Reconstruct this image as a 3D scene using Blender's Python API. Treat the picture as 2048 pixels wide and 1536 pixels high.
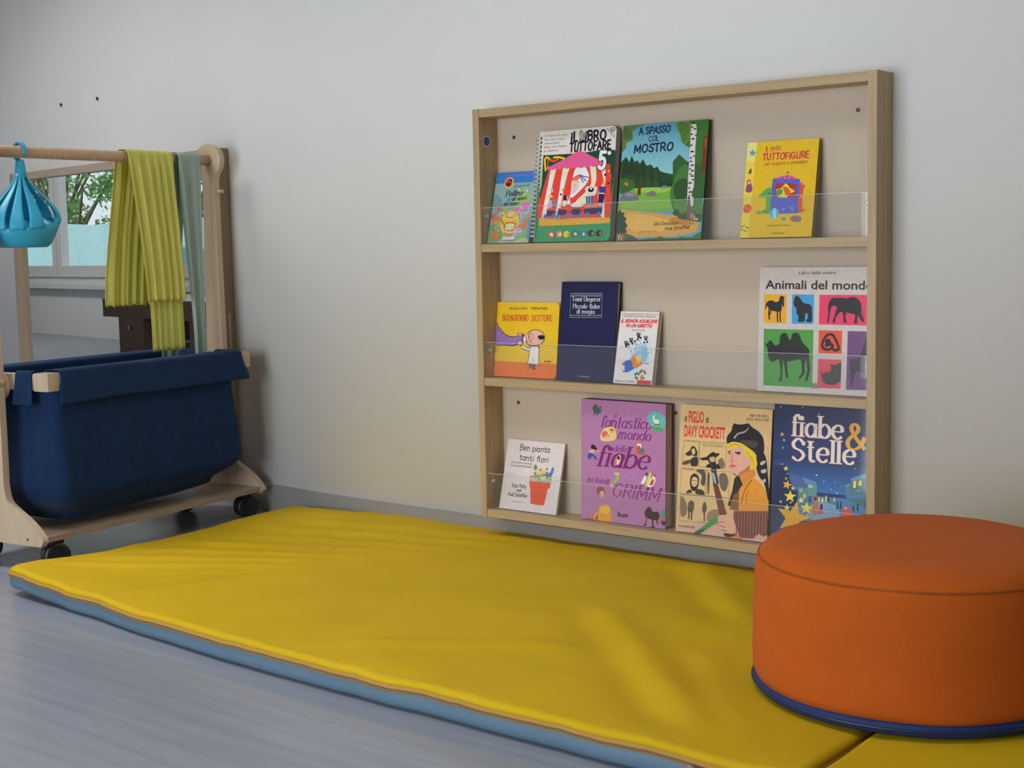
import bpy, bmesh, math, random
from mathutils import Vector, Matrix, noise
for o in list(bpy.data.objects): bpy.data.objects.remove(o)
SC = bpy.context.scene; COL = SC.collection
# ------------------------------------------------------------------ camera, world, lights, exposure
cd = bpy.data.cameras.new('camera'); cam = bpy.data.objects.new('camera', cd); COL.objects.link(cam)
cd.sensor_width = 36; cd.lens = 36*2800/2048; cd.clip_start = .05; cd.clip_end = 200
cR, cU, cF = Vector((.7789, .6268, -.0199)), Vector((-.0469, .0899, .9949)), Vector((-.6254, .774, -.0994))
cF.normalize(); cR = (cR-cF*cR.dot(cF)).normalized(); cU = cR.cross(cF)
M = Matrix((cR, cU, -cF)).transposed().to_4x4(); M.translation = (2.1391, -2.5933, .7428)
cam.matrix_world = M; SC.camera = cam
vs = SC.view_settings; vs.view_transform = 'Standard'; vs.look = 'None'; vs.exposure = -0.10; vs.gamma = 1; vs.use_curve_mapping = False
wd = bpy.data.worlds.new('sky'); SC.world = wd; wd.use_nodes = True
bg = wd.node_tree.nodes['Background']; bg.inputs[0].default_value = (.86, .93, 1, 1); bg.inputs[1].default_value = 1.15
# the left stretch of the long wall turns away by 9.5 degrees at BEND; the window wall faces it 3 m away
ANG = math.radians(9.5); BEND = Vector((-.74, 0, 0))
WS = Vector((-math.cos(ANG), math.sin(ANG), 0)); WN = Vector((-math.sin(ANG), -math.cos(ANG), 0)); UP = Vector((0, 0, 1))
ROOM_D = 3.35
def wp(s, n, z): return BEND + WS*s + WN*n + UP*z
def area(name, loc, aim, sx, sy, power, col, spread=180):
    l = bpy.data.lights.new(name, 'AREA'); l.shape = 'RECTANGLE'; l.size = sx; l.size_y = sy; l.energy = power; l.color = col; l.spread = math.radians(spread)
    o = bpy.data.objects.new(name, l); COL.objects.link(o); o.location = loc
    o.rotation_euler = (Vector(aim)-Vector(loc)).to_track_quat('-Z', 'Y').to_euler(); return o
# daylight through the near window; right window light and overhead lamps are added fill
WIN = [(-2.6, -.63, .02, 1.55), (-6.1, -4.7, .12, 1.6), (5.4, 10.6, .46, 2.1)]      # s0, s1, sill, head; the middle opening is added for fill
for (s0, s1, z0, z1), pw, nm in ((WIN[0], 86, 'daylight_near'), (WIN[1], 16, 'right_fill')):  # the right light is added fill for the shelf's outer side
    c = wp((s0+s1)/2, ROOM_D+.35, (z0+z1)/2); area(nm, c, c-WN, s1-s0, z1-z0, pw, (.90, .95, 1))
area('overhead_fill', (.4, -1.55, 2.78), (.4, -1.55, 0), 1.3, .5, 10, (1, .97, .92), 112)  # unseen lamp, added to light the mat and lower wall from above
area('overhead_fill_far', (-2.0, -1.35, 2.78), (-2.0, -1.35, 0), 1.3, .5, 33, (1, .98, .95), 112)  # unseen lamp, added as overhead fill further left
area('overhead_fill_end', tuple(wp(8.2, 1.5, 2.78)), tuple(wp(8.2, 1.5, 0)), 1.3, .5, 45, (1, .98, .95))  # unseen lamp, added to brighten the far room reflected in the mirror
# ------------------------------------------------------------------ helpers
def lin(c): c = c/255; return c/12.92 if c <= .04045 else ((c+.055)/1.055)**2.4
def hexc(h, k=1.0): return tuple(min(.9, lin(int(h[i:i+2], 16))/k) for i in (0, 2, 4))
MATS = {}
def mat(name, rgb, rough=.6, spec=.5, metal=0, var=0, scale=30, stretch=(1, 1, 1), bump=0, bscale=200, sheen=0, trans=0, detail=3):
    if name in MATS: return MATS[name]
    m = bpy.data.materials.new(name); MATS[name] = m; m.use_nodes = True; nt = m.node_tree; b = nt.nodes['Principled BSDF']
    b.inputs['Roughness'].default_value = rough; b.inputs['Specular IOR Level'].default_value = spec; b.inputs['Metallic'].default_value = metal
    b.inputs['Base Color'].default_value = (*rgb, 1); b.inputs['Sheen Weight'].default_value = sheen; b.inputs['Sheen Roughness'].default_value = .5
    tc = nt.nodes.new('ShaderNodeTexCoord')
    if var:
        mp = nt.nodes.new('ShaderNodeMapping'); mp.inputs['Scale'].default_value = stretch; nt.links.new(tc.outputs['Object'], mp.inputs[0])
        nz = nt.nodes.new('ShaderNodeTexNoise'); nz.inputs['Scale'].default_value = scale; nz.inputs['Detail'].default_value = detail; nt.links.new(mp.outputs[0], nz.inputs['Vector'])
        mr = nt.nodes.new('ShaderNodeMapRange'); mr.inputs[1].default_value = .3; mr.inputs[2].default_value = .7; mr.inputs[3].default_value = 1-var; mr.inputs[4].default_value = 1+var*.6
        nt.links.new(nz.outputs['Fac'], mr.inputs[0])
        mx = nt.nodes.new('ShaderNodeMix'); mx.data_type = 'RGBA'; mx.blend_type = 'MULTIPLY'; mx.inputs[0].default_value = 1; mx.inputs[6].default_value = (*rgb, 1)
        nt.links.new(mr.outputs[0], mx.inputs[7]); nt.links.new(mx.outputs[2], b.inputs['Base Color'])
    if bump:
        n2 = nt.nodes.new('ShaderNodeTexNoise'); n2.inputs['Scale'].default_value = bscale; n2.inputs['Detail'].default_value = 4; nt.links.new(tc.outputs['Object'], n2.inputs['Vector'])
        bp = nt.nodes.new('ShaderNodeBump'); bp.inputs['Strength'].default_value = bump; bp.inputs['Distance'].default_value = .01; nt.links.new(n2.outputs['Fac'], bp.inputs['Height']); nt.links.new(bp.outputs[0], b.inputs['Normal'])
    if trans:
        tl = nt.nodes.new('ShaderNodeBsdfTranslucent'); tl.inputs[0].default_value = (*rgb, 1); ms = nt.nodes.new('ShaderNodeMixShader'); ms.inputs[0].default_value = trans
        nt.links.new(b.outputs[0], ms.inputs[1]); nt.links.new(tl.outputs[0], ms.inputs[2]); nt.links.new(ms.outputs[0], nt.nodes['Material Output'].inputs[0])
    return m
def clear_mat(name, ior, tint=(1, 1, 1), rough=0.0, haze=0.0):
    if name in MATS: return MATS[name]
    m = bpy.data.materials.new(name); MATS[name] = m; m.use_nodes = True; nt = m.node_tree; nt.nodes.remove(nt.nodes['Principled BSDF'])
    tr = nt.nodes.new('ShaderNodeBsdfTransparent'); tr.inputs[0].default_value = (*tint, 1); gl = nt.nodes.new('ShaderNodeBsdfGlossy'); gl.inputs['Roughness'].default_value = rough
    fr = nt.nodes.new('ShaderNodeFresnel'); fr.inputs[0].default_value = ior; ms = nt.nodes.new('ShaderNodeMixShader')
    ge = nt.nodes.new('ShaderNodeNewGeometry'); mu = nt.nodes.new('ShaderNodeMath'); mu.operation = 'MULTIPLY'; iv = nt.nodes.new('ShaderNodeMath'); iv.operation = 'SUBTRACT'; iv.inputs[0].default_value = 1
    nt.links.new(ge.outputs['Backfacing'], iv.inputs[1]); nt.links.new(fr.outputs[0], mu.inputs[0]); nt.links.new(iv.outputs[0], mu.inputs[1]); nt.links.new(mu.outputs[0], ms.inputs[0]); nt.links.new(tr.outputs[0], ms.inputs[1]); nt.links.new(gl.outputs[0], ms.inputs[2]); out = ms
    if haze:
        df = nt.nodes.new('ShaderNodeBsdfDiffuse'); df.inputs[0].default_value = (.8, .82, .85, 1); m2 = nt.nodes.new('ShaderNodeMixShader'); m2.inputs[0].default_value = haze
        nt.links.new(ms.outputs[0], m2.inputs[1]); nt.links.new(df.outputs[0], m2.inputs[2]); out = m2
    nt.links.new(out.outputs[0], nt.nodes['Material Output'].inputs[0]); return m
def tag(o, label=None, cat=None, group=None, kind=None):
    if label: o['label'] = label
    if cat: o['category'] = cat
    if group: o['group'] = group
    if kind: o['kind'] = kind
    return o
def empty(name, loc, label, cat, rz=0, group=None):
    o = bpy.data.objects.new(name, None); COL.objects.link(o); o.location = loc; o.rotation_euler = (0, 0, rz); o.empty_display_size = .05
    return tag(o, label, cat, group)
def link(name, me, m=None, parent=None, smooth=False):
    o = bpy.data.objects.new(name, me); COL.objects.link(o)
    if m:
        for k in (m if isinstance(m, (list, tuple)) else [m]): me.materials.append(k)
    if parent: o.parent = parent
    if smooth:
        for p in me.polygons: p.use_smooth = True
    return o
def obj(name, bm, m=None, parent=None, smooth=False, bevel=0, seg=2, sharp=True):
    if bevel:
        es = [e for e in bm.edges if len(e.link_faces) == 2 and e.calc_face_angle(0) > .6]
        bmesh.ops.bevel(bm, geom=es, offset=bevel, segments=seg, affect='EDGES', clamp_overlap=True)
    bmesh.ops.recalc_face_normals(bm, faces=bm.faces)
    me = bpy.data.meshes.new(name); bm.to_mesh(me); bm.free(); return link(name, me, m, parent, smooth)
def box(bm, a, b, fr=None):
    f = fr or (lambda x, y, z: (x, y, z))
    v = [bm.verts.new(f(x, y, z)) for x in (a[0], b[0]) for y in (a[1], b[1]) for z in (a[2], b[2])]
    for q in ((0, 1, 3, 2), (4, 6, 7, 5), (0, 4, 5, 1), (2, 3, 7, 6), (0, 2, 6, 4), (1, 5, 7, 3)): bm.faces.new([v[i] for i in q])
    return bm
def BM(): return bmesh.new()
def prism(bm, pts, f, t0, t1):      # closed outline pts (a,b) swept from t0 to t1; f(a,b,t)->xyz
    A = [bm.verts.new(f(a, b, t0)) for a, b in pts]; B = [bm.verts.new(f(a, b, t1)) for a, b in pts]; n = len(pts)
    bm.faces.new(A); bm.faces.new(B[::-1])
    for i in range(n): bm.faces.new((A[i], B[i], B[(i+1) % n], A[(i+1) % n]))
    return bm
def tube(bm, pts, r, n=12, caps=True, closed=False):
    pts = [Vector(p) for p in pts]; rings = []; N = len(pts); ref = None
    for i, p in enumerate(pts):
        if closed: t = pts[(i+1) % N]-pts[i-1]
        else: t = pts[min(i+1, N-1)]-pts[max(i-1, 0)]
        t.normalize()
        if ref is None: ref = t.orthogonal().normalized()
        u = (ref-t*ref.dot(t)); u = u.normalized() if u.length > 1e-6 else t.orthogonal().normalized(); ref = u; v = t.cross(u)
        rr = r[i] if isinstance(r, (list, tuple)) else r
        rings.append([bm.verts.new(p+(u*math.cos(2*math.pi*k/n)+v*math.sin(2*math.pi*k/n))*rr) for k in range(n)])
    for i in range(N if closed else N-1):
        a, b = rings[i], rings[(i+1) % N]
        for k in range(n): bm.faces.new((a[k], a[(k+1) % n], b[(k+1) % n], b[k]))
    if caps and not closed: bm.faces.new(rings[0][::-1]); bm.faces.new(rings[-1])
    return bm
def lathe(bm, prof, c=(0, 0, 0), n=64, wob=None):
    rings = []
    for j, (r, z) in enumerate(prof):
        ring = []
        for k in range(n):
            a = 2*math.pi*k/n; rr = r+(wob(a, z, r) if wob else 0)
            ring.append(bm.verts.new((c[0]+rr*math.cos(a), c[1]+rr*math.sin(a), c[2]+z)))
        rings.append(ring)
    for a, b in zip(rings, rings[1:]):
        for k in range(n): bm.faces.new((a[k], a[(k+1) % n], b[(k+1) % n], b[k]))
    bm.faces.new(rings[0][::-1]); bm.faces.new(rings[-1]); return bm
def grid(bm, nu, nv, f):
    V = [[bm.verts.new(f(i/nu, j/nv)) for j in range(nv+1)] for i in range(nu+1)]
    for i in range(nu):
        for j in range(nv): bm.faces.new((V[i][j], V[i+1][j], V[i+1][j+1], V[i][j+1]))
    return V
def crom(pts, closed=False, sub=5):
    n = len(pts); out = []
    if n < 3: return list(pts)
    for i in range(n if closed else n-1):
        g = lambda k: pts[k % n] if closed else pts[max(0, min(n-1, k))]
        p0, p1, p2, p3 = g(i-1), g(i), g(i+1), g(i+2)
        for s in range(sub):
            t = s/sub
            out.append(tuple(.5*(2*p1[k]+(p2[k]-p0[k])*t+(2*p0[k]-5*p1[k]+4*p2[k]-p3[k])*t*t+(3*p1[k]-p0[k]-3*p2[k]+p3[k])*t**3) for k in range(len(p1))))
    if not closed: out.append(tuple(pts[-1]))
    return out
def sstep(a, b, x):
    t = max(0, min(1, (x-a)/(b-a))); return t*t*(3-2*t)
# ------------------------------------------------------------------ materials
def wood(name, rgb, axis, rough=.45, var=.14, spec=.4):
    st = [14, 14, 14]; st[axis] = .8
    return mat(name, rgb, rough, spec, var=var, scale=6, stretch=tuple(st), detail=5)
M_WALL = mat('wall_paint', (.79, .782, .775), .85, .25, var=.012, scale=3, bump=.05, bscale=260)
M_CEIL = mat('ceiling_paint', (.82, .81, .79), .9, .2)
M_BASEB = mat('grey_skirting', (.275, .265, .25), .5, .5)
M_PVC = mat('white_window_frame', (.78, .78, .77), .35, .5)
SHW = (.47, .335, .18)
M_SHX, M_SHZ = wood('beech_board_along', SHW, 0), wood('beech_board_upright', SHW, 2)
M_SHB = mat('cream_back_panel', (.59, .49, .39), .7, .2, var=.02, scale=5)
M_CART = wood('birch_plywood', (.56, .43, .30), 2, .5, .1); M_CARTB = wood('birch_plywood_base', (.40, .285, .19), 0, .4, .12); M_DOWEL = wood('beech_dowel', (.56, .37, .22), 0, .4, .16)
M_MIRW = wood('mirror_frame_wood', (.33, .245, .165), 2, .5, .12); M_MIRX = wood('mirror_frame_wood_across', (.40, .32, .24), 0, .5, .12)
M_MIRROR = mat('mirror_silver', (.86, .88, .88), .0, .5, metal=1)
M_BLUE = mat('blue_canvas', (.008, .030, .090), .9, .08, var=.12, scale=40, bump=.25, bscale=900, sheen=.08)
M_YCLOTH = mat('yellow_gauze', (.80, .77, .19), .9, .2, var=.1, scale=14, stretch=(6, 6, .6), bump=.2, bscale=500, trans=.25)
M_GCLOTH = mat('sage_green_cloth', (.37, .47, .41), .9, .2, var=.08, scale=12, stretch=(4, 4, .8), bump=.2, bscale=700, trans=.1)
M_TURQ = mat('turquoise_plastic', (.04, .40, .60), .42, .35)
M_MAT = mat('yellow_vinyl_cloth', (.565, .365, .006), .7, .15, var=.05, scale=5, bump=.08, bscale=600)
M_MATB = mat('light_blue_vinyl', (.115, .19, .265), .5, .3, var=.04, scale=8)
M_ZIPT = mat('zip_tape_mustard', (.40, .22, .04), .7, .3); M_ZIP = mat('zip_teeth_brown', (.16, .10, .05), .6, .4, var=.3, scale=300)
M_ORANGE = mat('orange_canvas', (.49, .098, .010), .85, .12, var=.05, scale=12, bump=.15, bscale=500, sheen=.03)
M_OSEAM = mat('orange_seam_thread', (.32, .075, .012), .8, .2)
M_NAVY = mat('navy_zip_band', (.012, .03, .13), .7, .3, var=.15, scale=60)
M_BLACK = mat('black_rubber', (.012, .012, .013), .45, .5); M_STEEL = mat('steel', (.55, .55, .56), .3, .5, metal=1); M_DARK = mat('dark_screw', (.06, .04, .03), .5, .5)
M_PAPER = mat('book_paper', (.60, .52, .42), .8, .2, var=.12, scale=60, stretch=(.3, 40, .3)); M_ACRYL = clear_mat('clear_acrylic', 1.49, (.975, .98, .985), .0, .02); M_ACREDGE = mat('acrylic_polished_edge', (.62, .64, .64), .2, .5)
M_GLASS = clear_mat('window_glass', 1.45, (.97, .98, .98))
def floor_mat():
    m = bpy.data.materials.new('grey_wood_laminate'); m.use_nodes = True; nt = m.node_tree; b = nt.nodes['Principled BSDF']; L = nt.links.new
    tc = nt.nodes.new('ShaderNodeTexCoord'); mp = nt.nodes.new('ShaderNodeMapping'); mp.inputs['Scale'].default_value = (1.1, 16, 1); L(tc.outputs['Object'], mp.inputs[0])
    w = nt.nodes.new('ShaderNodeTexNoise'); w.inputs['Scale'].default_value = 2.6; w.inputs['Detail'].default_value = 10; w.inputs['Roughness'].default_value = .65; w.inputs['Distortion'].default_value = .9; L(mp.outputs[0], w.inputs['Vector'])
    wv = nt.nodes.new('ShaderNodeTexWave'); wv.wave_type = 'RINGS'; wv.inputs['Scale'].default_value = 1.7; wv.inputs['Distortion'].default_value = 7; wv.inputs['Detail'].default_value = 3; wv.inputs['Detail Scale'].default_value = 1.2
    mp2 = nt.nodes.new('ShaderNodeMapping'); mp2.inputs['Scale'].default_value = (.55, 4.2, 1); L(tc.outputs['Object'], mp2.inputs[0]); L(mp2.outputs[0], wv.inputs['Vector'])
    br = nt.nodes.new('ShaderNodeTexBrick'); br.inputs['Scale'].default_value = 1; br.inputs['Brick Width'].default_value = 1.3; br.inputs['Row Height'].default_value = .42; br.inputs['Mortar Size'].default_value = .0009
    br.inputs['Color1'].default_value = (1, 1, 1, 1); br.inputs['Color2'].default_value = (.985, .985, .985, 1); br.inputs['Mortar'].default_value = (.88, .88, .88, 1); L(tc.outputs['Object'], br.inputs['Vector'])
    r = nt.nodes.new('ShaderNodeValToRGB'); r.color_ramp.elements[0].position = .32; r.color_ramp.elements[0].color = (.225, .245, .295, 1); r.color_ramp.elements[1].position = .68; r.color_ramp.elements[1].color = (.275, .295, .345, 1)
    ad = nt.nodes.new('ShaderNodeMix'); ad.inputs[0].default_value = .16; L(w.outputs['Fac'], ad.inputs[2]); L(wv.outputs['Fac'], ad.inputs[3]); L(ad.outputs[0], r.inputs[0])
    mx = nt.nodes.new('ShaderNodeMix'); mx.data_type = 'RGBA'; mx.blend_type = 'MULTIPLY'; mx.inputs[0].default_value = 1; L(r.outputs[0], mx.inputs[6]); L(br.outputs['Color'], mx.inputs[7]); L(mx.outputs[2], b.inputs['Base Color'])
    b.inputs['Roughness'].default_value = .24; b.inputs['Specular IOR Level'].default_value = .5; return m
# ------------------------------------------------------------------ the room
def struct(name, bm, m, **k): return tag(obj(name, bm, m, **k), kind='structure')
XR, FARS, HC = 4.6, 12.0, 2.8
struct('floor', box(BM(), (-6.6, -1.3, -.1), (FARS+.1, ROOM_D+.2, 0), lambda s, n, z: tuple(wp(s, n, z))), floor_mat())
struct('ceiling', box(BM(), (-6.6, -1.3, HC), (FARS+.1, ROOM_D+.2, HC+.1), lambda s, n, z: tuple(wp(s, n, z))), M_CEIL)
# one continuous wall: straight behind the shelf, softly turning away left of it
path = [Vector((XR, 0, 0)), Vector((-.3, 0, 0))] + [Vector((-.74+.34*math.cos(t)*1, 0, 0)) for t in ()]
k0, k1 = .42, .42
for i in range(13):
    t = i/12; p0, p1, p2 = Vector((-.74+k0, 0, 0)), BEND, BEND+WS*k1
    path.append(p0*(1-t)**2+p1*2*t*(1-t)+p2*t*t)
path.append(BEND+WS*FARS)
def wall_strip(pts, z0, z1, y0, y1):
    bm = BM(); rows = []
    for i, p in enumerate(pts):
        t = (pts[min(i+1, len(pts)-1)]-pts[max(i-1, 0)]).normalized(); nrm = Vector((t.y, -t.x, 0)); nrm = -nrm if nrm.y > 0 else nrm
        rows.append([bm.verts.new(p+nrm*y+UP*z) for y, z in ((y0, z0), (y1, z0), (y1, z1), (y0, z1))])
    for a, b in zip(rows, rows[1:]):
        for k in range(4): bm.faces.new((a[k], a[(k+1) % 4], b[(k+1) % 4], b[k]))
    bm.faces.new(rows[0]); bm.faces.new(rows[-1][::-1]); return bm
o = struct('wall_back', wall_strip(path, 0, HC, -.12, 0), M_WALL)
for p in o.data.polygons: p.use_smooth = abs(p.normal.z) < .5
struct('baseboard_back', wall_strip(path, 0, .0795, 0, .010), M_BASEB, bevel=.002)
struct('wall_right', box(BM(), (XR, -5.2, 0), (XR+.12, .0, HC)), M_WALL)
fr = lambda s, n, z: tuple(wp(s, n, z))
struct('wall_left', box(BM(), (FARS, -.1, 0), (FARS+.12, ROOM_D+.2, HC), fr), M_WALL)
bm = BM(); edges = sorted(WIN)
cur = -6.6
for s0, s1, z0, z1 in edges:
    box(bm, (cur, ROOM_D, 0), (s0, ROOM_D+.2, HC), fr); box(bm, (s0, ROOM_D, 0), (s1, ROOM_D+.2, z0), fr); box(bm, (s0, ROOM_D, z1), (s1, ROOM_D+.2, HC), fr); cur = s1
box(bm, (cur, ROOM_D, 0), (FARS, ROOM_D+.2, HC), fr)
struct('wall_front', bm, M_WALL)
def window(name, s0, s1, z0, z1, cuts, e=.07, q=.095):
    root = bpy.data.objects.new(name, None); COL.objects.link(root); root.location = wp((s0+s1)/2, ROOM_D, z0); tag(root, kind='structure')
    off = root.location
    lf = lambda s, n, z: tuple(wp(s, n, z)-off)
    n0, n1 = ROOM_D-.004, ROOM_D+.06
    bm = BM()
    box(bm, (s0, n0, z0), (s1, n1, z0+e), lf); box(bm, (s0, n0, z1-e), (s1, n1, z1), lf); box(bm, (s0, n0, z0+e), (s0+e, n1, z1-e), lf); box(bm, (s1-e, n0, z0+e), (s1, n1, z1-e), lf)
    obj('window_frame', bm, M_PVC, root, bevel=.006)
    c = [s0+e]+cuts+[s1-e]
    for a, b in zip(c, c[1:]):
        bm = BM(); a += .004; b -= .004; za, zb = z0+e+.004, z1-e-.004; m0, m1 = n0-.02, n1-.01
        box(bm, (a, m0, za), (b, m1, za+q), lf); box(bm, (a, m0, zb-q), (b, m1, zb), lf); box(bm, (a, m0, za+q), (a+q, m1, zb-q), lf); box(bm, (b-q, m0, za+q), (b, m1, zb-q), lf)
        s = obj('sash', bm, M_PVC, root, bevel=.006)
        obj('pane', box(BM(), (a+q-.01, n0+.022, za+q-.01), (b-q+.01, n0+.027, zb-q+.01), lf), M_GLASS, s)
    obj('window_sill', box(BM(), (s0-.04, ROOM_D-.06, z0-.035), (s1+.04, ROOM_D-.0005, z0-.003), lf), M_PVC, root, bevel=.005) if z0 > .2 else None
window('window_1', *WIN[2], [7.05, 8.99])
window('window_2', *WIN[0], [-1.5], .035, .05)
window('added_window_3', *WIN[1], [-5.4])  # unseen window, added to let fill light in from the right
# screw and nail marks left in the wall
for nm, (s, z), lb in (('wall_nail', (1.367, 1.246), 'small dark nail in the bare wall above the mirror, the lower-left of two'), ('wall_nail', (1.0895, 1.242), 'small dark nail in the bare wall above the mirror, the right one of two')):
    bm = BM(); a = wp(s, -.006, z); tube(bm, [a, wp(s, .003, z)], .0042, 10); tube(bm, [wp(s, .003, z), wp(s, .005, z)], .0058, 10)
    tag(obj(nm, bm, M_DARK), lb, 'nail', 'nails in the wall')
# outdoors behind window_1: a pale blue windbreak net and leafy trees
rnd = random.Random(5)
def leaves(name, label, s0, s1, n, z0, z1, cnt, rgb, size):
    bm = BM(); base = wp((s0+s1)/2, n, 0)
    cl = [(rnd.uniform(s0, s1), rnd.uniform(n-.5, n+.5), rnd.uniform(z0, z1), rnd.uniform(.12, .30)) for _ in range(int(cnt/60))]
    for c in cl:
        for k in range(60):
            d = Vector((rnd.gauss(0, 1), rnd.gauss(0, 1), rnd.gauss(0, 1))).normalized()*c[3]*rnd.random()**.4
            p = wp(c[0], c[1], c[2])+d-base; a = Vector((rnd.gauss(0, 1), rnd.gauss(0, 1), rnd.gauss(0, 1))).normalized(); b = a.orthogonal().normalized(); w = size*rnd.uniform(.6, 1.3)
            bm.faces.new([bm.verts.new(p+a*w), bm.verts.new(p+b*w*.45), bm.verts.new(p-a*w), bm.verts.new(p-b*w*.45)])
    root = empty(name, base, label, 'tree', group='trees outside the window')
    obj('foliage', bm, mat('leaf_green_'+label[:5], rgb, .5, .5, var=.4, scale=5, trans=.35), root)
    bm = BM()
    for c in cl[::2]: tube(bm, crom([wp((s0+s1)/2, n, 0)-base, wp((s0+s1)/2*.6+c[0]*.4, n, c[2]*.5)-base, wp(c[0], c[1], c[2])-base]), .02, 6)
    obj('trunk', bm, mat('bark', (.10, .075, .05), .9), root)
_l = bpy.data.lights.new('sun', 'SUN'); _l.energy = 5; _l.angle = .01; _s = bpy.data.objects.new('sun', _l); COL.objects.link(_s); _s.rotation_euler = (WN*.75-UP*.8-WS*.25).to_track_quat('-Z', 'Y').to_euler()
leaves('garden_tree', 'dark green leafy tree seen in the mirror above the net, left of the yellow scarf', 17.3, 20.5, ROOM_D+4.4, 1.15, 3.4, 4200, (.20, .40, .12), .055)
leaves('garden_tree', 'pale green leafy tree seen in the mirror beside the green cloth', 12.4, 16.0, ROOM_D+4.4, 1.15, 3.4, 4200, (.26, .46, .17), .055)
bm = BM(); nb = wp(12.5, ROOM_D+2.2, 0)
grid(bm, 60, 6, lambda u, v: tuple(wp(7+u*11, ROOM_D+2.2+.02*math.sin(u*70), v*1.09+.012*math.sin(u*44)*v)-nb))
nt_ = empty('garden_fence', nb, 'pale blue windbreak net fence seen in the mirror below the trees', 'fence')
obj('net', bm, mat('pale_blue_net', (.36, .56, .60), .8, .2, var=.15, scale=30, trans=.3), nt_)
for k in range(7): obj('fence_post', tube(BM(), [wp(7.2+k*1.75, ROOM_D+2.24, 0)-nb, wp(7.2+k*1.75, ROOM_D+2.24, 1.2)-nb], .02, 8), mat('galvanised_post', (.3, .32, .32), .5, metal=.6), nt_)
tag(obj('garden_ground', box(BM(), (4.5, ROOM_D+.3, -.1), (24, ROOM_D+9, -.005), fr), mat('grass', (.11, .17, .06), .9, var=.3, scale=8)), kind='structure')
# ------------------------------------------------------------------ book shelf on the wall
SX, SD, SZ0, SZ1, T = 1.0, .0729, .096, 1.0559, .018
SH = {1: .7435, 2: .4296, 3: .1152}
sh = empty('bookshelf', (.5, 0, SZ0), 'shallow light wood picture-book shelf fixed to the wall, three tiers', 'bookshelf')
Lf = lambda x, y, z: (x-.5, y, z-SZ0)
obj('back_panel', box(BM(), (T, -.004, SZ0+.002), (SX-T, -.0005, SZ1-.002), Lf), M_SHB, sh)
for a, b in ((0, T), (SX-T, SX)): obj('side_panel', box(BM(), (a, -SD, SZ0), (b, -.0005, SZ1), Lf), M_SHZ, sh, bevel=.0012)
obj('top_board', box(BM(), (T+.0006, -SD+.0008, SZ1-.0195), (SX-T-.0006, -.0005, SZ1-.001), Lf), M_SHX, sh, bevel=.001)
for k in SH: obj('shelf_board', box(BM(), (T+.0006, -SD+.0008, SH[k]-.0182), (SX-T-.0006, -.004, SH[k]), Lf), M_SHX, sh, bevel=.001)
for k, zt in ((1, .829), (2, .5145), (3, .202)):
    bm = BM(); box(bm, (T+.001, -.0665, SH[k]+.0005), (SX-T-.001, -.0637, zt-.0009), Lf)
    g = obj('acrylic_guard', bm, M_ACRYL, sh); g['label'] = 'clear acrylic strip holding the books in'
    obj('guard_edge', box(BM(), (T+.001, -.0662, zt-.0009), (SX-T-.001, -.0640, zt-.0002), Lf), M_ACREDGE, g)
    for x, d in ((T, 1), (SX-T, -1)):
        bm = BM(); c = [(x-.5, -.0565, zt-.02-SZ0), (x+d*.007-.5, -.0565, zt-.02-SZ0), (x+d*.0105-.5, -.0565, zt-.02-SZ0)]
        tube(bm, c, [.0062, .0062, .0035], 14); box(bm, (x+d*.002-.002, -.0637, zt-.024), (x+d*.002+.004, -.052, zt-.016), Lf)
        obj('clip', bm, M_STEEL, g, smooth=False)
for x, z in ((.068, .991), (.93, .99), (.066, .367), (.506, .368), (.93, .367)):
    obj('screw', tube(BM(), [(x-.5, -.0038, z-SZ0), (x-.5, -.0055, z-SZ0)], .0042, 12), M_DARK, sh)
st = obj('round_sticker', tube(BM(), [(T-.0002-.5, -.045, .983-SZ0), (T+.0004-.5, -.045, .983-SZ0)], .0135, 24), mat('white_label', (.55, .57, .62), .4), sh); st['label'] = 'small round blue and white maker sticker'
obj('sticker_print', tube(BM(), [(T+.0004-.5, -.045, .983-SZ0), (T+.0006-.5, -.045, .983-SZ0)], .0105, 24), mat('sticker_blue', (.03, .07, .3), .4), st)
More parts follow.
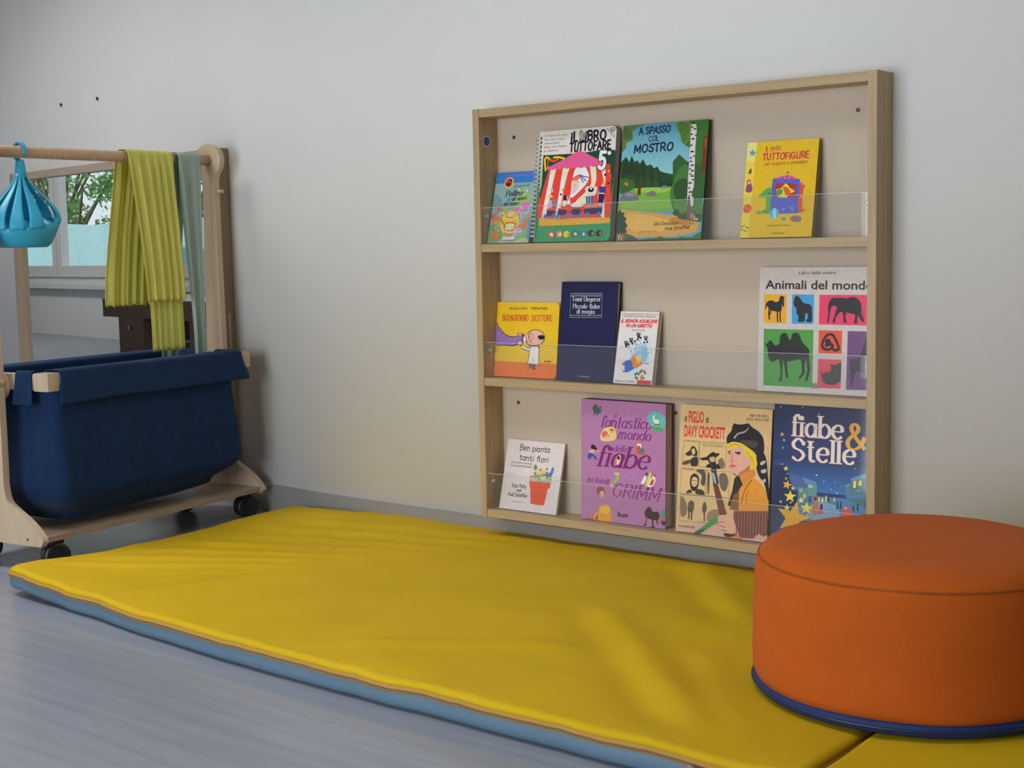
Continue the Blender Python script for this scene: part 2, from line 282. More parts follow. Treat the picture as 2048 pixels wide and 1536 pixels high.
# ------------------------------------------------------------------ lettering
G = dict(
a='54 ~46,50 28,64 8,48 8,14 26,0 45,16;46,64 46,0', b='54 8,100 8,0;~8,46 28,64 48,46 48,16 28,0 8,14', c='48 ~45,52 28,64 8,46 8,16 28,0 46,12',
d='54 46,100 46,0;~46,46 28,64 8,46 8,16 28,0 46,14', e='54 10,34 47,34;~47,34 44,55 28,64 9,48 8,18 27,0 46,12', f='36 ~38,90 29,101 17,88 17,74 17,0;4,64 34,64',
g='54 ~46,48 28,64 8,46 8,20 26,4 46,18;~46,64 46,20 45,-14 36,-30 22,-32 8,-24', h='54 8,100 8,0;~8,44 28,64 44,46 45,24 45,0', i='20 9,64 9,0;.9,86', j='20 ~10,64 10,0 8,-24 -4,-30;.10,86',
k='50 8,100 8,0;42,64 10,28;20,38 44,0', l='20 9,100 9,0', m='80 8,64 8,0;~8,46 22,64 36,50 37,24 37,0;~37,46 52,64 67,50 68,24 68,0', n='54 8,64 8,0;~8,44 27,64 44,48 45,24 45,0',
o='54 o27,32,20,32', p='54 8,64 8,-32;~8,46 28,64 48,46 48,16 28,0 8,14', q='54 46,64 46,-32;~46,46 28,64 8,46 8,16 28,0 46,14', r='38 8,64 8,0;~8,44 20,61 36,60', s='46 ~40,54 24,64 9,52 14,38 34,27 40,12 24,0 6,10',
t='38 ~18,90 18,30 19,10 27,0 37,5;4,64 34,64', u='54 ~8,64 8,24 14,4 28,0 44,16;45,64 45,0', v='48 5,64 24,0;24,0 43,64', w='70 5,64 20,0;20,0 35,58;35,58 50,0;50,0 65,64', x='46 6,64 42,0;42,64 6,0', y='50 6,64 26,4;46,64 18,-32', z='46 6,64 42,64;42,64 6,0;6,0 44,0',
A='70 4,0 35,100;35,100 66,0;16,36 54,36', B='62 10,100 10,0;~10,100 42,99 52,76 40,54 10,53;~10,53 46,52 56,27 44,1 10,0', C='66 ~60,82 38,100 12,80 8,50 12,20 38,0 61,18', D='68 10,100 10,0;~10,100 40,98 60,72 60,28 40,2 10,0',
E='56 10,100 10,0;10,100 50,100;10,52 44,52;10,0 52,0', F='54 10,100 10,0;10,100 50,100;10,52 42,52', G='70 ~60,82 38,100 12,80 8,50 12,20 38,0 60,16;60,16 60,46;42,46 62,46', H='68 10,100 10,0;58,100 58,0;10,52 58,52', I='22 11,100 11,0', J='48 ~38,100 38,40 34,10 20,0 6,14',
K='62 10,100 10,0;54,100 12,44;24,58 56,0', L='52 10,100 10,0;10,0 50,0', M='82 10,0 12,100;12,100 41,20;41,20 70,100;70,100 72,0', N='68 10,0 10,100;10,100 58,0;58,0 58,100', O='74 o37,50,29,50', P='58 10,100 10,0;~10,100 42,99 54,74 42,48 10,46', Q='74 o37,50,29,50;46,22 68,-8',
R='62 10,100 10,0;~10,100 42,99 54,74 42,48 10,46;30,47 58,0', S='58 ~50,84 30,100 10,80 16,58 42,44 52,22 30,0 6,16', T='60 30,100 30,0;4,100 56,100', U='66 ~9,100 9,36 16,6 33,0 50,6 57,36 57,100', V='64 4,100 32,0;32,0 60,100', W='90 4,100 24,0;24,0 45,90;45,90 66,0;66,0 86,100',
X='60 6,100 54,0;54,100 6,0', Y='60 5,100 30,50;55,100 30,50;30,50 30,0', Z='56 6,100 50,100;50,100 6,0;6,0 52,0')
G['5'] = '60 50,100 15,100;15,100 12,56;~12,54 32,64 50,46 48,14 28,0 8,12'; G['&'] = '84 ~76,50 64,18 40,0 16,4 8,26 22,48 46,68 50,88 36,101 23,88 28,68 48,36 78,0'
G[','] = '20 10,6 6,-12'; G['.'] = '20 .9,6'; G['!'] = '22 11,100 11,30;.11,6'; G['-'] = '40 8,36 32,36'
def strokes(ch):
    w, s = G[ch].split(' ', 1); out = []
    for q in s.split(';'):
        if q[0] == 'o': cx, cy, rx, ry = map(float, q[1:].split(',')); out.append(([(cx+rx*math.cos(t*math.pi/12), cy+ry*math.sin(t*math.pi/12)) for t in range(25)], 'o'))
        elif q[0] == '.': out.append(([tuple(map(float, q[1:].split(',')))], '.'))
        else:
            pts = [tuple(map(float, p.split(','))) for p in q.lstrip('~').split()]; out.append((crom(pts, sub=6) if q[0] == '~' else pts, '~' if q[0] == '~' else '-'))
    return float(w), out
def text_mesh(body, bold, shear):
    cu = bpy.data.curves.new('lettering', 'FONT'); cu.body = body; cu.size = 1; cu.offset = bold; cu.shear = shear; cu.resolution_u = 3
    ob = bpy.data.objects.new('lettering', cu); COL.objects.link(ob); bpy.context.view_layer.update()
    me = bpy.data.meshes.new_from_object(ob.evaluated_get(bpy.context.evaluated_depsgraph_get()))
    V = [(v.co.x, v.co.y) for v in me.vertices]; F = [tuple(p.vertices) for p in me.polygons]
    bpy.data.objects.remove(ob); bpy.data.curves.remove(cu); bpy.data.meshes.remove(me); return V, F
class Print:
    """flat printed shapes on a cover plane; x right, y up in metres, each later shape a hair in front"""
    def __init__(s, clip): s.clip = clip; s.P = []; s.k = 0
    def cut(s, pts):
        out = pts; n = len(s.clip)
        for i in range(n):
            (ax, ay), (bx, by) = s.clip[i], s.clip[(i+1) % n]; inp = out; out = []
            f = lambda p: (bx-ax)*(p[1]-ay)-(by-ay)*(p[0]-ax)
            for j, p in enumerate(inp):
                q = inp[j-1]; fp, fq = f(p), f(q)
                if (fp >= 0) != (fq >= 0): t = fq/(fq-fp); out.append((q[0]+(p[0]-q[0])*t, q[1]+(p[1]-q[1])*t))
                if fp >= 0: out.append(p)
            if len(out) < 3: return None
        return out
    def poly(s, pts, col):
        p = s.cut(pts)
        if p: s.k += 1; s.P.append((p, col, s.k))
    def ell(s, x, y, rx, ry, col, rot=0, n=20):
        c, d = math.cos(rot), math.sin(rot)
        s.poly([(x+rx*math.cos(t*2*math.pi/n)*c-ry*math.sin(t*2*math.pi/n)*d, y+rx*math.cos(t*2*math.pi/n)*d+ry*math.sin(t*2*math.pi/n)*c) for t in range(n)], col)
    def ribbon(s, pts, wf, col, cap=False):
        n = len(pts)
        if n == 1: return s.ell(pts[0][0], pts[0][1], wf(0, 1)/2, wf(0, 1)/2, col, n=12)
        closed = math.dist(pts[0], pts[-1]) < 1e-9; L = []; R = []
        for i, p in enumerate(pts):
            a = pts[i-1] if i else (pts[-2] if closed else p); b = pts[i+1] if i < n-1 else (pts[1] if closed else p)
            dx, dy = b[0]-a[0], b[1]-a[1]; l = math.hypot(dx, dy) or 1; dx /= l; dy /= l; w = wf(dx, dy)/2
            L.append((p[0]-dy*w, p[1]+dx*w)); R.append((p[0]+dy*w, p[1]-dx*w))
        for i in range(n-1): s.poly([R[i], R[i+1], L[i+1], L[i]], col)
        if cap:
            for p, q in ((pts[0], pts[1]), (pts[-1], pts[-2])): s.ell(p[0], p[1], wf(1, 1)/2*.98, wf(1, 1)/2*.98, col, n=10)
    def text(s, st, col, x0, y0, x1, y1, h, wt, body):
        L = math.hypot(x1-x0, y1-y0); ux, uy = (x1-x0)/L, (y1-y0)/L; vx, vy = -uy, ux
        to = lambda a, b: (x0+ux*a+vx*b, y0+uy*a+vy*b)
        if st in 'sSI':
            V, F = text_mesh(body, wt, .25 if st == 'I' else 0); mx = max(v[0] for v in V); mn = min(v[0] for v in V); k = L/(mx-mn); ky = h/.73
            for f in F: s.poly([to((V[i][0]-mn)*k, V[i][1]*ky) for i in f], col)
            return
        ser = st in 'diD'; ital = .28 if st in ('i', 'hi') else 0; jit = st in ('h', 'B', 'hi'); rr = random.Random(len(body)*7+ord(body[0]))
        gs = [(None, []) if c == ' ' else strokes(c) for c in body]; tw = sum((34 if g[0] is None else g[0]+(8 if st == 'B' else 4)) for g in gs); kx = L/tw; ky = h/100; cx = 0
        thick = wt*h; thin = thick*(.3 if ser else 1); wf = lambda dx, dy: thin+(thick-thin)*abs(dy)/(math.hypot(dx, dy) or 1)
        for c, (w, ss) in zip(body, gs):
            if w is None: cx += 34; continue
            j = rr.uniform(-.09, .09) if jit else 0; jy = rr.uniform(-3, 3) if jit else 0
            for pts, kd in ss:
                q = [to((cx+a+j*b+ital*b)*kx, (b+jy)*ky) for a, b in pts]
                if kd == '.': s.ell(q[0][0], q[0][1], thick*.62, thick*.62, col, n=14); continue
                s.ribbon(q, wf, col, cap=not ser)
                if ser and kd in '-~':
                    for e, f in ((0, 1), (-1, -2)):
                        (ax, ay), (bx, by) = pts[e], pts[f]
                        if abs(ax-bx) < .25*abs(ay-by) and (ay < 3 or ay > 60) and not (c in 'cesagS&' and kd == '~') and not (c == 'a' and ay > 60):
                            mx_, my_ = q[e]; sw = thick*.95
                            s.ribbon([(mx_-ux*sw, my_-uy*sw), (mx_+ux*sw, my_+uy*sw)], lambda a, b: thin, col)
                if ser and kd == '~' and c in 'fcarS': s.ell(q[0][0]+ux*thick*.1, q[0][1]-vy*thick*.25, thick*.55, thick*.55, col, n=12)
            cx += w+(8 if st == 'B' else 4)
    def run(s, src, K):
        for ln in src.strip().split('\n'):
            a = ln.split(' '); o = a[0]; s.k += 6
            if o == 't': s.text(a[1], hexc(a[2], K), *[float(v)*1e-4 for v in a[3:8]], float(a[8]), ' '.join(a[9:])); continue
            if o == 'g':
                c0, c1 = hexc(a[1], K), hexc(a[2], K); x0, y0, x1, y1 = [float(x)*1e-4 for x in a[3:7]]; n = 18
                for i in range(n):
                    t = (i+.5)/n; ya, yb = y0+(y1-y0)*i/n, y0+(y1-y0)*(i+1)/n
                    s.poly([(x0, yb), (x1, yb), (x1, ya), (x0, ya)], tuple(c0[q]+(c1[q]-c0[q])*t for q in range(3)))
                continue
            col = hexc(a[1], K); v = [float(x)*1e-4 for x in a[2:]]
            if o == 'e': s.ell(*v[:4], col, float(a[6]) if len(a) > 6 else 0); continue
            w = None
            if o in 'ls': w = v[0]; v = v[1:]
            pts = list(zip(v[::2], v[1::2]))
            if o == 'p': s.poly(pts, col)
            elif o == 'b': s.poly(crom(pts, True, 4), col)
            else: s.ribbon(crom(pts, sub=4) if o == 's' else pts, lambda a, b: w, col, cap=True)
def print_mat(name, rough, coat=0):
    if name in MATS: return MATS[name]
    m = bpy.data.materials.new(name); MATS[name] = m; m.use_nodes = True; nt = m.node_tree; b = nt.nodes['Principled BSDF']; at = nt.nodes.new('ShaderNodeAttribute'); at.attribute_name = 'ink'
    nz = nt.nodes.new('ShaderNodeTexNoise'); nz.inputs['Scale'].default_value = 90; nz.inputs['Detail'].default_value = 4; mr = nt.nodes.new('ShaderNodeMapRange'); mr.inputs[3].default_value = .86; mr.inputs[4].default_value = 1.12
    tc = nt.nodes.new('ShaderNodeTexCoord'); nt.links.new(tc.outputs['Object'], nz.inputs['Vector']); nt.links.new(nz.outputs['Fac'], mr.inputs[0])
    mx = nt.nodes.new('ShaderNodeMix'); mx.data_type = 'RGBA'; mx.blend_type = 'MULTIPLY'; mx.inputs[0].default_value = 1; nt.links.new(at.outputs['Color'], mx.inputs[6]); nt.links.new(mr.outputs[0], mx.inputs[7])
    nt.links.new(mx.outputs[2], b.inputs['Base Color']); b.inputs['Roughness'].default_value = rough; b.inputs['Specular IOR Level'].default_value = .22; b.inputs['Coat Weight'].default_value = coat; b.inputs['Coat Roughness'].default_value = .04; return m
def rrect(W, H, r, n=6):
    pts = []
    for cx, cy, a0, q in ((W-r[0], r[0], -90, r[0]), (W-r[1], H-r[1], 0, r[1]), (r[2], H-r[2], 90, r[2]), (r[3], r[3], 180, r[3])):
        if q < 1e-5: pts.append((cx, cy)); continue
        for k in range(n+1): a = math.radians(a0+90*k/n); pts.append((cx+q*math.cos(a), cy+q*math.sin(a)))
    return pts
BOOKS = {}
BOOKS['pollino'] = (dict(x=0.0226, W=0.1213, H=0.1699, lean=0.25, roll=-0.009, T=0.007, yb=-0.055, shelf=1, bg='6f8a86'), '''
p 2a62a0 -27 1714 1229 1714 1254 1431 -9 1434
t i b03550 213 1599 1108 1591 48 0.16 I primi libri animati
b 5c7c80 8 1164 252 1053 279 900 160 854 -23 809 -48 860
b 7d9358 855 1309 726 1136 642 888 712 836 852 931 1048 949 1141 1045 1068 1123
b 7b9450 426 870 301 774 253 602 246 381 418 195 392 -8 560 86 597 593
b 5d7d45 31 434 225 405 396 232 432 28 17 9 -27 239
b 6c8f4a 830 105 989 245 1176 302 1220 6 848 -1
b 4a7a94 1119 579 1300 574 1249 6 1131 101 1137 362
b 9a9478 787 0 910 81 1070 114 1198 53 1208 -11
b 8f8578 315 -7 377 76 499 86 621 -4
e d2a033 400 1444 142 129 0.3
e b93a22 396 1444 113 106 0.3
b 2b2450 385 1529 475 1518 491 1466 417 1482
b 3a1f38 305 1435 456 1442 452 1371 357 1369
t i 2a2f4a 546 1327 1012 1344 47 0.15 Raffaella Bertolli
t i 10182c 333 1117 867 1128 127 0.2 Pollino
t i 10182c 426 1006 977 1019 90 0.2 e gli amici
t i 10182c 312 889 787 898 97 0.2 del mare
b b0523f 40 558 51 669 123 755 199 815 251 788 154 716 143 642 249 627 236 479 140 444
s b04a40 43 170 803 240 851 257 920
s b04a40 37 229 827 299 787 345 792
b c27a3a 108 531 210 578 236 479 155 450
e 8f7a28 594 477 302 305 0.1
e c9a21e 588 483 276 283 0.1
b c2a05a 375 354 849 368 809 237 633 198 454 255
b c88f8a 489 682 543 730 636 641 628 592 520 595
s 7a5a25 23 483 719 484 620 687 609 732 712
s a8382a 31 305 576 402 463 452 401
b b0392c 427 365 463 474 521 497 755 479 786 430 752 310 695 281 494 291
b b7b07c 473 370 504 460 728 455 741 419 712 317 490 312
e 9fb59a 539 387 34 49
e 9fb59a 677 390 37 52
e 4f6a4a 535 375 12 25
e 4f6a4a 677 374 12 22
s b0502c 28 487 242 617 198 750 226
b c2598f 858 795 890 880 940 959 1046 968 1087 898 1046 813 966 785 946 718 869 720 800 772 660 776 638 814 743 835
s cf93b4 25 865 745 732 712 698 639 709 590
s cf93b4 25 871 708 917 633 898 536 827 502 850 459 908 475
s cf93b4 25 946 718 1042 691 1103 738 1086 849 1179 889
e e8d8dc 852 832 18 18
e e8d8dc 909 812 18 18
b b5642c 774 358 917 415 1045 472 1015 570 1075 568 1137 664 1183 656 1165 578 1097 423 1102 291 1040 304 972 353 854 338
e a69ab2 876 289 113 56 -0.2
e 8f86a8 868 296 61 29
p c2562e 230 322 262 223 387 193 280 155 300 57 202 131 88 100 136 184 44 264 172 242
e c6cdb8 354 717 22 23
e c6cdb8 194 363 22 21
e c6cdb8 278 303 19 20
e c6cdb8 811 198 20 18
e c6cdb8 735 176 17 17
e b9c4b0 732 1263 22 23
e b9c4b0 978 1234 20 26
e b9c4b0 887 1149 17 21
e b9c4b0 269 688 16 18
p 2f4a40 430 126 823 132 808 58 435 57
p d9d2cc 436 138 806 141 798 74 425 71
t S a32a38 452 87 779 94 34 0 EMME EDIZIONI
''')
BOOKS['tuttofare'] = (dict(x=0.1598, W=0.2136, H=0.2529, lean=0.135, roll=0.028, T=0.017, yb=-0.058, shelf=1, bg='2f7a49'), '''
p b7b0aa -86 2697 2188 2571 2134 1969 1521 1963 937 1950 -117 1971
g b3b2aa 2f7a49 -339 2021 366 903
b 123a26 149 1975 214 1981 1161 1974 2151 1979 2124 1380 2099 848 2094 742 1297 694 619 713 123 985 153 1281 148 1655
p 123a26 1829 1976 2151 1979 2119 1201 1903 1210
t h 4a4a55 148 2403 792 2393 50 0.1 se vogliamo colori nuovi
t h 4a4a55 139 2314 718 2309 47 0.1 carta, colori e musica
t h 4a4a55 157 2229 584 2227 42 0.1 numerose sorprese
t h 4a4a55 148 2142 796 2144 46 0.1 forbici, colla e fantasia
t h 4a4a55 153 2058 575 2056 42 0.1 per giocare con
t B 15101c 901 2239 1109 2252 213 0.22 iL
t B 15101c 1143 2254 1891 2247 204 0.22 LiBRO
b 6a6a66 1123 2442 1198 2484 1253 2396 1313 2466 1315 2336 1221 2267 1177 2252
b 8a8a80 1159 2421 1215 2436 1230 2285 1184 2298
t B 15101c 883 2020 2025 2026 189 0.2 TUTTOFARE
e 3a3a40 2030 2443 62 52
e b7b0aa 2030 2443 46 39
t B 3a3a40 2005 2422 2062 2426 48 0.3 n
s 5a5a60 10 1868 2484 2084 2276
s 8a8688 8 1893 2497 2105 2293
s cfa01c 51 244 1631 203 1878 269 1921 370 1859
s c23a24 51 357 1869 467 1826 577 1876
s cfa01c 47 457 1911 596 1913 762 1870
s c23a24 38 298 1873 292 1723
p c4352a 344 1683 1769 1685 1921 1704 2037 1671 2114 847 2104 496 1317 506 550 515 45 572 101 875
p d3b39c 393 1661 545 1654 477 1341 384 756 340 538 210 559 273 943 341 1310
p d9cdc8 371 1550 475 1453 402 1086 321 546 215 559 308 997
p d3b39c 738 1678 925 1645 879 1545 796 1163 758 891 709 520 594 532 658 967 700 1406
p d9cdc8 719 1442 811 1438 737 1074 686 521 594 532
b d3b39c 1485 1663 1622 1683 1666 1508 1673 1327 1570 1044 1435 851 1289 766 1143 878 1389 1086 1544 1297
b d3b39c 1788 1611 1891 1606 1929 1388 1913 1103 1959 517 1883 519 1763 859 1760 1108 1870 1319
b c9c2c4 1085 1627 1196 1650 1341 1655 1429 1556 1474 1445 1433 1301 1251 1128 1021 973 1001 1155 1020 1392
b d0554a 1022 1419 1190 1494 1201 1384 1024 1355
b c2a59c 1003 1347 1205 1347 1198 1202 1120 1096 1033 1063
e c99a3a 1094 1252 32 33
l c2912f 21 1013 1356 1195 1333
b b89aa8 1044 1172 1155 1186 1118 1114
s 4a4a80 25 1213 1484 1329 1442 1454 1418
s 4a4a80 25 1214 1478 1311 1407 1402 1339
s 4a4a80 25 1214 1471 1268 1390 1325 1315
b b9a8a4 1390 1177 1486 1218 1551 1116 1642 1203 1720 1182 1681 1022 1529 1009 1437 1049
e 1a1416 1549 1138 80 54
e c9b8b4 1549 1161 35 22
p 3c5068 1416 995 1629 997 1633 809 1450 815
l 8fa0a8 16 1477 984 1500 817
l 8fa0a8 16 1553 987 1571 815
p 343070 1772 1206 1952 1194 1950 1051 1769 1063
p 241c48 1766 1046 1932 1022 1908 818 1761 832
b b58aa0 361 848 431 938 528 898 474 772 379 793
b 5d6a70 471 900 591 951 627 840 541 788
b c8a83a 354 1005 417 1063 494 1037 492 1009
b 8f9aa0 415 1178 480 1212 500 1137 445 1121
p 1a1620 810 1035 889 1041 878 932 804 925
b c9b4ae 790 908 880 914 892 814 791 799
l d8cfc8 18 963 884 903 1013
l d8cfc8 18 974 884 980 1038
e cfc4bc 953 875 50 47
b c9c0bd 1014 828 1144 869 1325 846 1288 775 1065 776
e 20204a 727 1065 28 26
e c2743a 773 1164 30 33
p 2a2344 353 720 572 718 566 578 346 583
p 2a2344 674 726 908 723 910 588 660 594
p 2a2344 1052 728 1292 734 1308 586 1051 593
p 2a2344 1399 727 1893 748 1881 590 1406 602
p c9804a 1396 799 1893 812 1890 780 1395 766
p c24a6a 1395 766 1890 780 1890 738 1395 723
p c4502e 349 753 580 750 584 717 353 720
p c4502e 671 759 909 759 913 726 674 726
p c4502e 1048 762 1289 766 1292 734 1052 728
l 1a1428 17 568 660 693 660
l 1a1428 16 908 665 1054 668
l 1a1428 16 1287 680 1409 682
e 2468a0 317 579 56 48
e 2468a0 536 579 55 48
e 2468a0 653 570 55 47
e 2468a0 885 570 54 47
e 2468a0 1076 571 54 47
e 2468a0 1283 573 53 47
e 2468a0 1488 600 53 47
e 2468a0 1800 592 52 46
b c64a78 286 1676 541 1785 763 1866 1024 1982 1167 2025 1295 1985 1529 1880 1795 1756 1808 1692 1749 1671 1595 1672 1194 1662 740 1663 393 1661
e c64a78 450 1674 80 42
e c64a78 634 1677 79 41
e c64a78 852 1680 78 41
e c64a78 1057 1680 77 41
e c64a78 1238 1675 77 41
e c64a78 1416 1681 77 41
e c64a78 1582 1685 76 40
e c64a78 344 1679 80 42
t s5 1a2a20 1686 1594 1923 1583 373 0.3 5
t s5 c9c2be 1694 1601 1914 1590 367 0.22 5
e c9c2be 1986 1931 48 44
e c4352a 2005 1385 83 127
e 20204a 1919 1452 37 31
e 20204a 2010 1259 32 27
e c8842c 2002 1529 26 25
e c8842c 1876 1256 31 36
e c25a3a 1859 1328 33 33
p c78a22 153 552 689 503 1182 518 1667 515 2110 505 2110 383 1154 367 164 363
b b06a1e 286 466 334 491 334 458
b b06a1e 466 408 514 432 513 400
b b06a1e 742 393 789 418 788 385
b b06a1e 938 461 984 485 983 453
b b06a1e 1101 404 1147 428 1146 396
b b06a1e 1227 472 1273 496 1272 464
b b06a1e 1387 424 1433 448 1432 416
b b06a1e 1671 427 1717 451 1716 419
b b06a1e 1862 467 1907 490 1906 459
b b06a1e 1535 483 1580 507 1579 475
e b83a34 522 169 92 76
e c4643a 754 165 86 76
e caa21c 953 162 86 76
e 3a5040 1187 162 85 75
e 2a5f86 1407 166 84 74
e 2a1c30 1619 168 83 74
e 2a1824 1836 166 82 74
b d8c8c0 475 182 553 199 585 118 503 137
b cfa890 714 178 802 204 811 123 731 133
p 3a3418 972 192 1027 165 980 121 998 161
b a0a8a0 1151 189 1228 197 1246 126 1180 127
b 8ab0c0 1386 159 1437 202 1465 140 1424 114
b 9a8a90 1655 199 1685 163 1652 120
b 9a8088 1867 204 1897 160 1869 117
''')
BOOKS['mostro'] = (dict(x=0.388, W=0.2148, H=0.2519, lean=0.143, roll=0.004, T=0.01, yb=-0.055, shelf=1, bg='4f8796'), '''
g 35708a 78a6aa -172 2680 2280 1169
b 47622f -15 2549 299 2529 606 2530 352 2456 240 2373 266 2212 105 2141 91 2021 -13 1966 -20 2328
b 3d5528 14 2487 191 2396 227 2254 87 2202 11 2246
p 2f5a22 1357 2525 2157 2537 2190 1210 1836 1222 1756 1918 1615 2002
b 4a6a2c 1370 2501 1685 2500 1730 2228 1655 2058 1591 2019 1507 2086 1471 2243 1383 2345
b 3f5f25 1417 2479 1645 2445 1670 2154 1541 2084
p 5a2c1e 2045 2171 2131 2186 2154 1383 2044 1387
p 8a3a26 2079 2150 2129 2109 2122 1900 2086 1940
p 1f3a22 -4 1725 119 1840 213 1716 261 1853 357 1709 414 1747 492 1664 566 1760 661 1617 788 1632 854 1550 944 1582 1021 1485 1140 1441 1373 1393 1396 1120 10 1143
p 1d2f1c 119 1830 261 1444 44 1452
p 1d2f1c 257 1849 414 1405 175 1414
p 1d2f1c 413 1757 537 1414 346 1421
p 1d2f1c 559 1760 723 1358 463 1367
p 1d2f1c 788 1635 922 1296 711 1303
p 1d2f1c 955 1581 1075 1263 889 1270
p 1d2f1c 1082 1316 1179 1117 1017 1122
p 1d2f1c 1195 1331 1279 1153 1141 1157
p 1d2f1c 1311 1318 1394 1140 1257 1144
l 3a4a28 15 212 1456 236 1176
l 3a4a28 15 344 1451 368 1172
l 3a4a28 15 534 1444 558 1166
l 3a4a28 15 688 1438 712 1161
l 3a4a28 15 747 1436 770 1159
l 3a4a28 15 899 1430 922 1155
l 3a4a28 15 945 1429 969 1153
b 2f5226 19 1323 209 1356 411 1230 329 1073 140 1039 19 1042
p 5d8a34 371 1132 1212 1136 1439 1138 1483 614 864 606 0 702 5 922
b 7a9c3c 443 1130 982 1133 1353 1083 1084 1013 545 1047
b 6b9038 10 862 722 904 1422 809 1432 692 695 668 -3 742
p 2a4a22 1327 1667 1473 1816 1689 1651 2051 1559 2145 430 1813 435 1488 556 1399 810
b 35602a 1314 1006 1386 1237 1499 1505 1696 1574 1839 1184 1835 703 1577 573 1412 654
b 24401f 1396 1120 1519 1271 1699 1265 1766 993 1645 842 1461 886
b 44702f 1423 790 1622 843 1763 763 1755 589 1534 555
p 4f2a1c 480 1248 565 1225 563 978 480 980
b 5f5a60 19 902 116 1040 282 1065 455 990 521 909 489 870 58 871
b 77727a 143 1009 283 1045 408 982 290 965
b 5f5a60 692 974 780 1041 896 1057 966 996 951 948
b 6a656a 1065 1111 1140 1167 1210 1155 1226 1102
e a8641f 176 1238 63 32 -0.5
p b5833a 1 692 510 632 1123 562 1446 518 1903 414 2099 316 2014 145 1484 71 558 67 173 99 -1 160
b c49248 276 577 871 527 1463 323 1246 190 549 176 247 358
b a06a2c 1341 422 1585 477 1976 337 1690 301
p 2d4a26 1441 576 1897 491 2142 468 2129 354 1589 438
p b0a6a8 1724 2440 1847 2432 1869 2297 1864 1951 1881 1489 1894 1067 1921 606 1915 414 1767 455 1744 994 1736 1495 1731 1958
b 5a5048 1767 455 1760 801 1792 954 1859 684 1930 759 1938 529 2036 412 1902 433 1816 396
b 231c20 1737 2466 1775 2495 1817 2465 1778 2458
b 231c20 1721 2371 1749 2400 1783 2371 1753 2363
b 231c20 1787 2328 1820 2357 1858 2328 1823 2320
b 231c20 1718 2217 1751 2246 1789 2217 1754 2209
b 231c20 1746 2119 1793 2147 1844 2117 1796 2110
b 231c20 1833 2191 1853 2221 1878 2192 1856 2184
b 231c20 1731 1985 1759 2014 1793 1985 1762 1977
b 231c20 1742 1849 1793 1878 1849 1848 1796 1841
b 231c20 1742 1715 1771 1744 1804 1716 1774 1707
b 231c20 1821 1749 1846 1779 1874 1751 1849 1742
b 231c20 1744 1637 1777 1667 1815 1638 1780 1630
b 231c20 1770 1559 1817 1588 1868 1559 1820 1551
b 231c20 1743 1483 1768 1513 1797 1485 1771 1476
b 231c20 1780 1443 1827 1472 1878 1443 1830 1436
b 231c20 1764 1367 1788 1397 1817 1369 1791 1360
b 231c20 1794 1327 1836 1357 1883 1328 1839 1320
b 231c20 1741 1185 1792 1214 1848 1185 1796 1177
b 231c20 1825 1249 1854 1279 1887 1251 1857 1243
b 231c20 1755 1079 1779 1109 1808 1081 1782 1072
b 231c20 1764 992 1820 1021 1880 992 1823 984
b 231c20 1841 922 1870 952 1903 924 1873 916
b 231c20 1768 866 1792 897 1821 869 1795 860
b 2a5026 1966 1256 2110 1385 2160 1173 2152 868 2000 853 1862 914 1890 1105
b 3f6a34 1916 798 2115 793 2135 544 1957 567
p 27361f -15 602 61 700 92 620 176 618 159 539 249 477 206 418 287 317 230 278 275 178 145 149 0 150
b 3f5a2a -24 140 167 169 462 87 422 -2 -11 0
b 4a4048 251 38 391 78 561 37 565 -13 255 -11
b 4a4048 1007 25 1141 73 1283 24 1263 -5 1032 -4
b 4a4048 1577 32 1688 60 1803 21 1782 -4 1580 -3
p 3c5a2c 562 17 982 45 1577 32 1934 50 2145 163 2158 1 564 -7
e a8584a 88 109 63 36
e 9a5a40 174 89 43 28
l c8b8a8 22 78 89 77 19
l c8b8a8 20 141 59 152 9
e b04838 1900 535 45 27
e b04838 1953 490 31 19
l d0c4b4 19 1880 514 1883 472
l d0c4b4 19 1947 479 1950 436
e b08a28 2002 422 58 25
b 2a3f22 1419 576 1480 653 1576 593 1559 516 1446 518
t h 161c30 418 2299 1222 2311 145 0.2 A SPASSO
t h 161c30 682 2134 943 2139 112 0.18 COL
t h 161c30 300 1907 1324 1916 169 0.22 MOSTRO
t h 2a2018 940 314 1571 322 75 0.14 Julia Donaldson
t h 2a2018 1245 205 1879 226 74 0.14 Axel Scheffler
t s 6a5030 609 159 1032 166 40 0 EMME EDIZIONI
''')
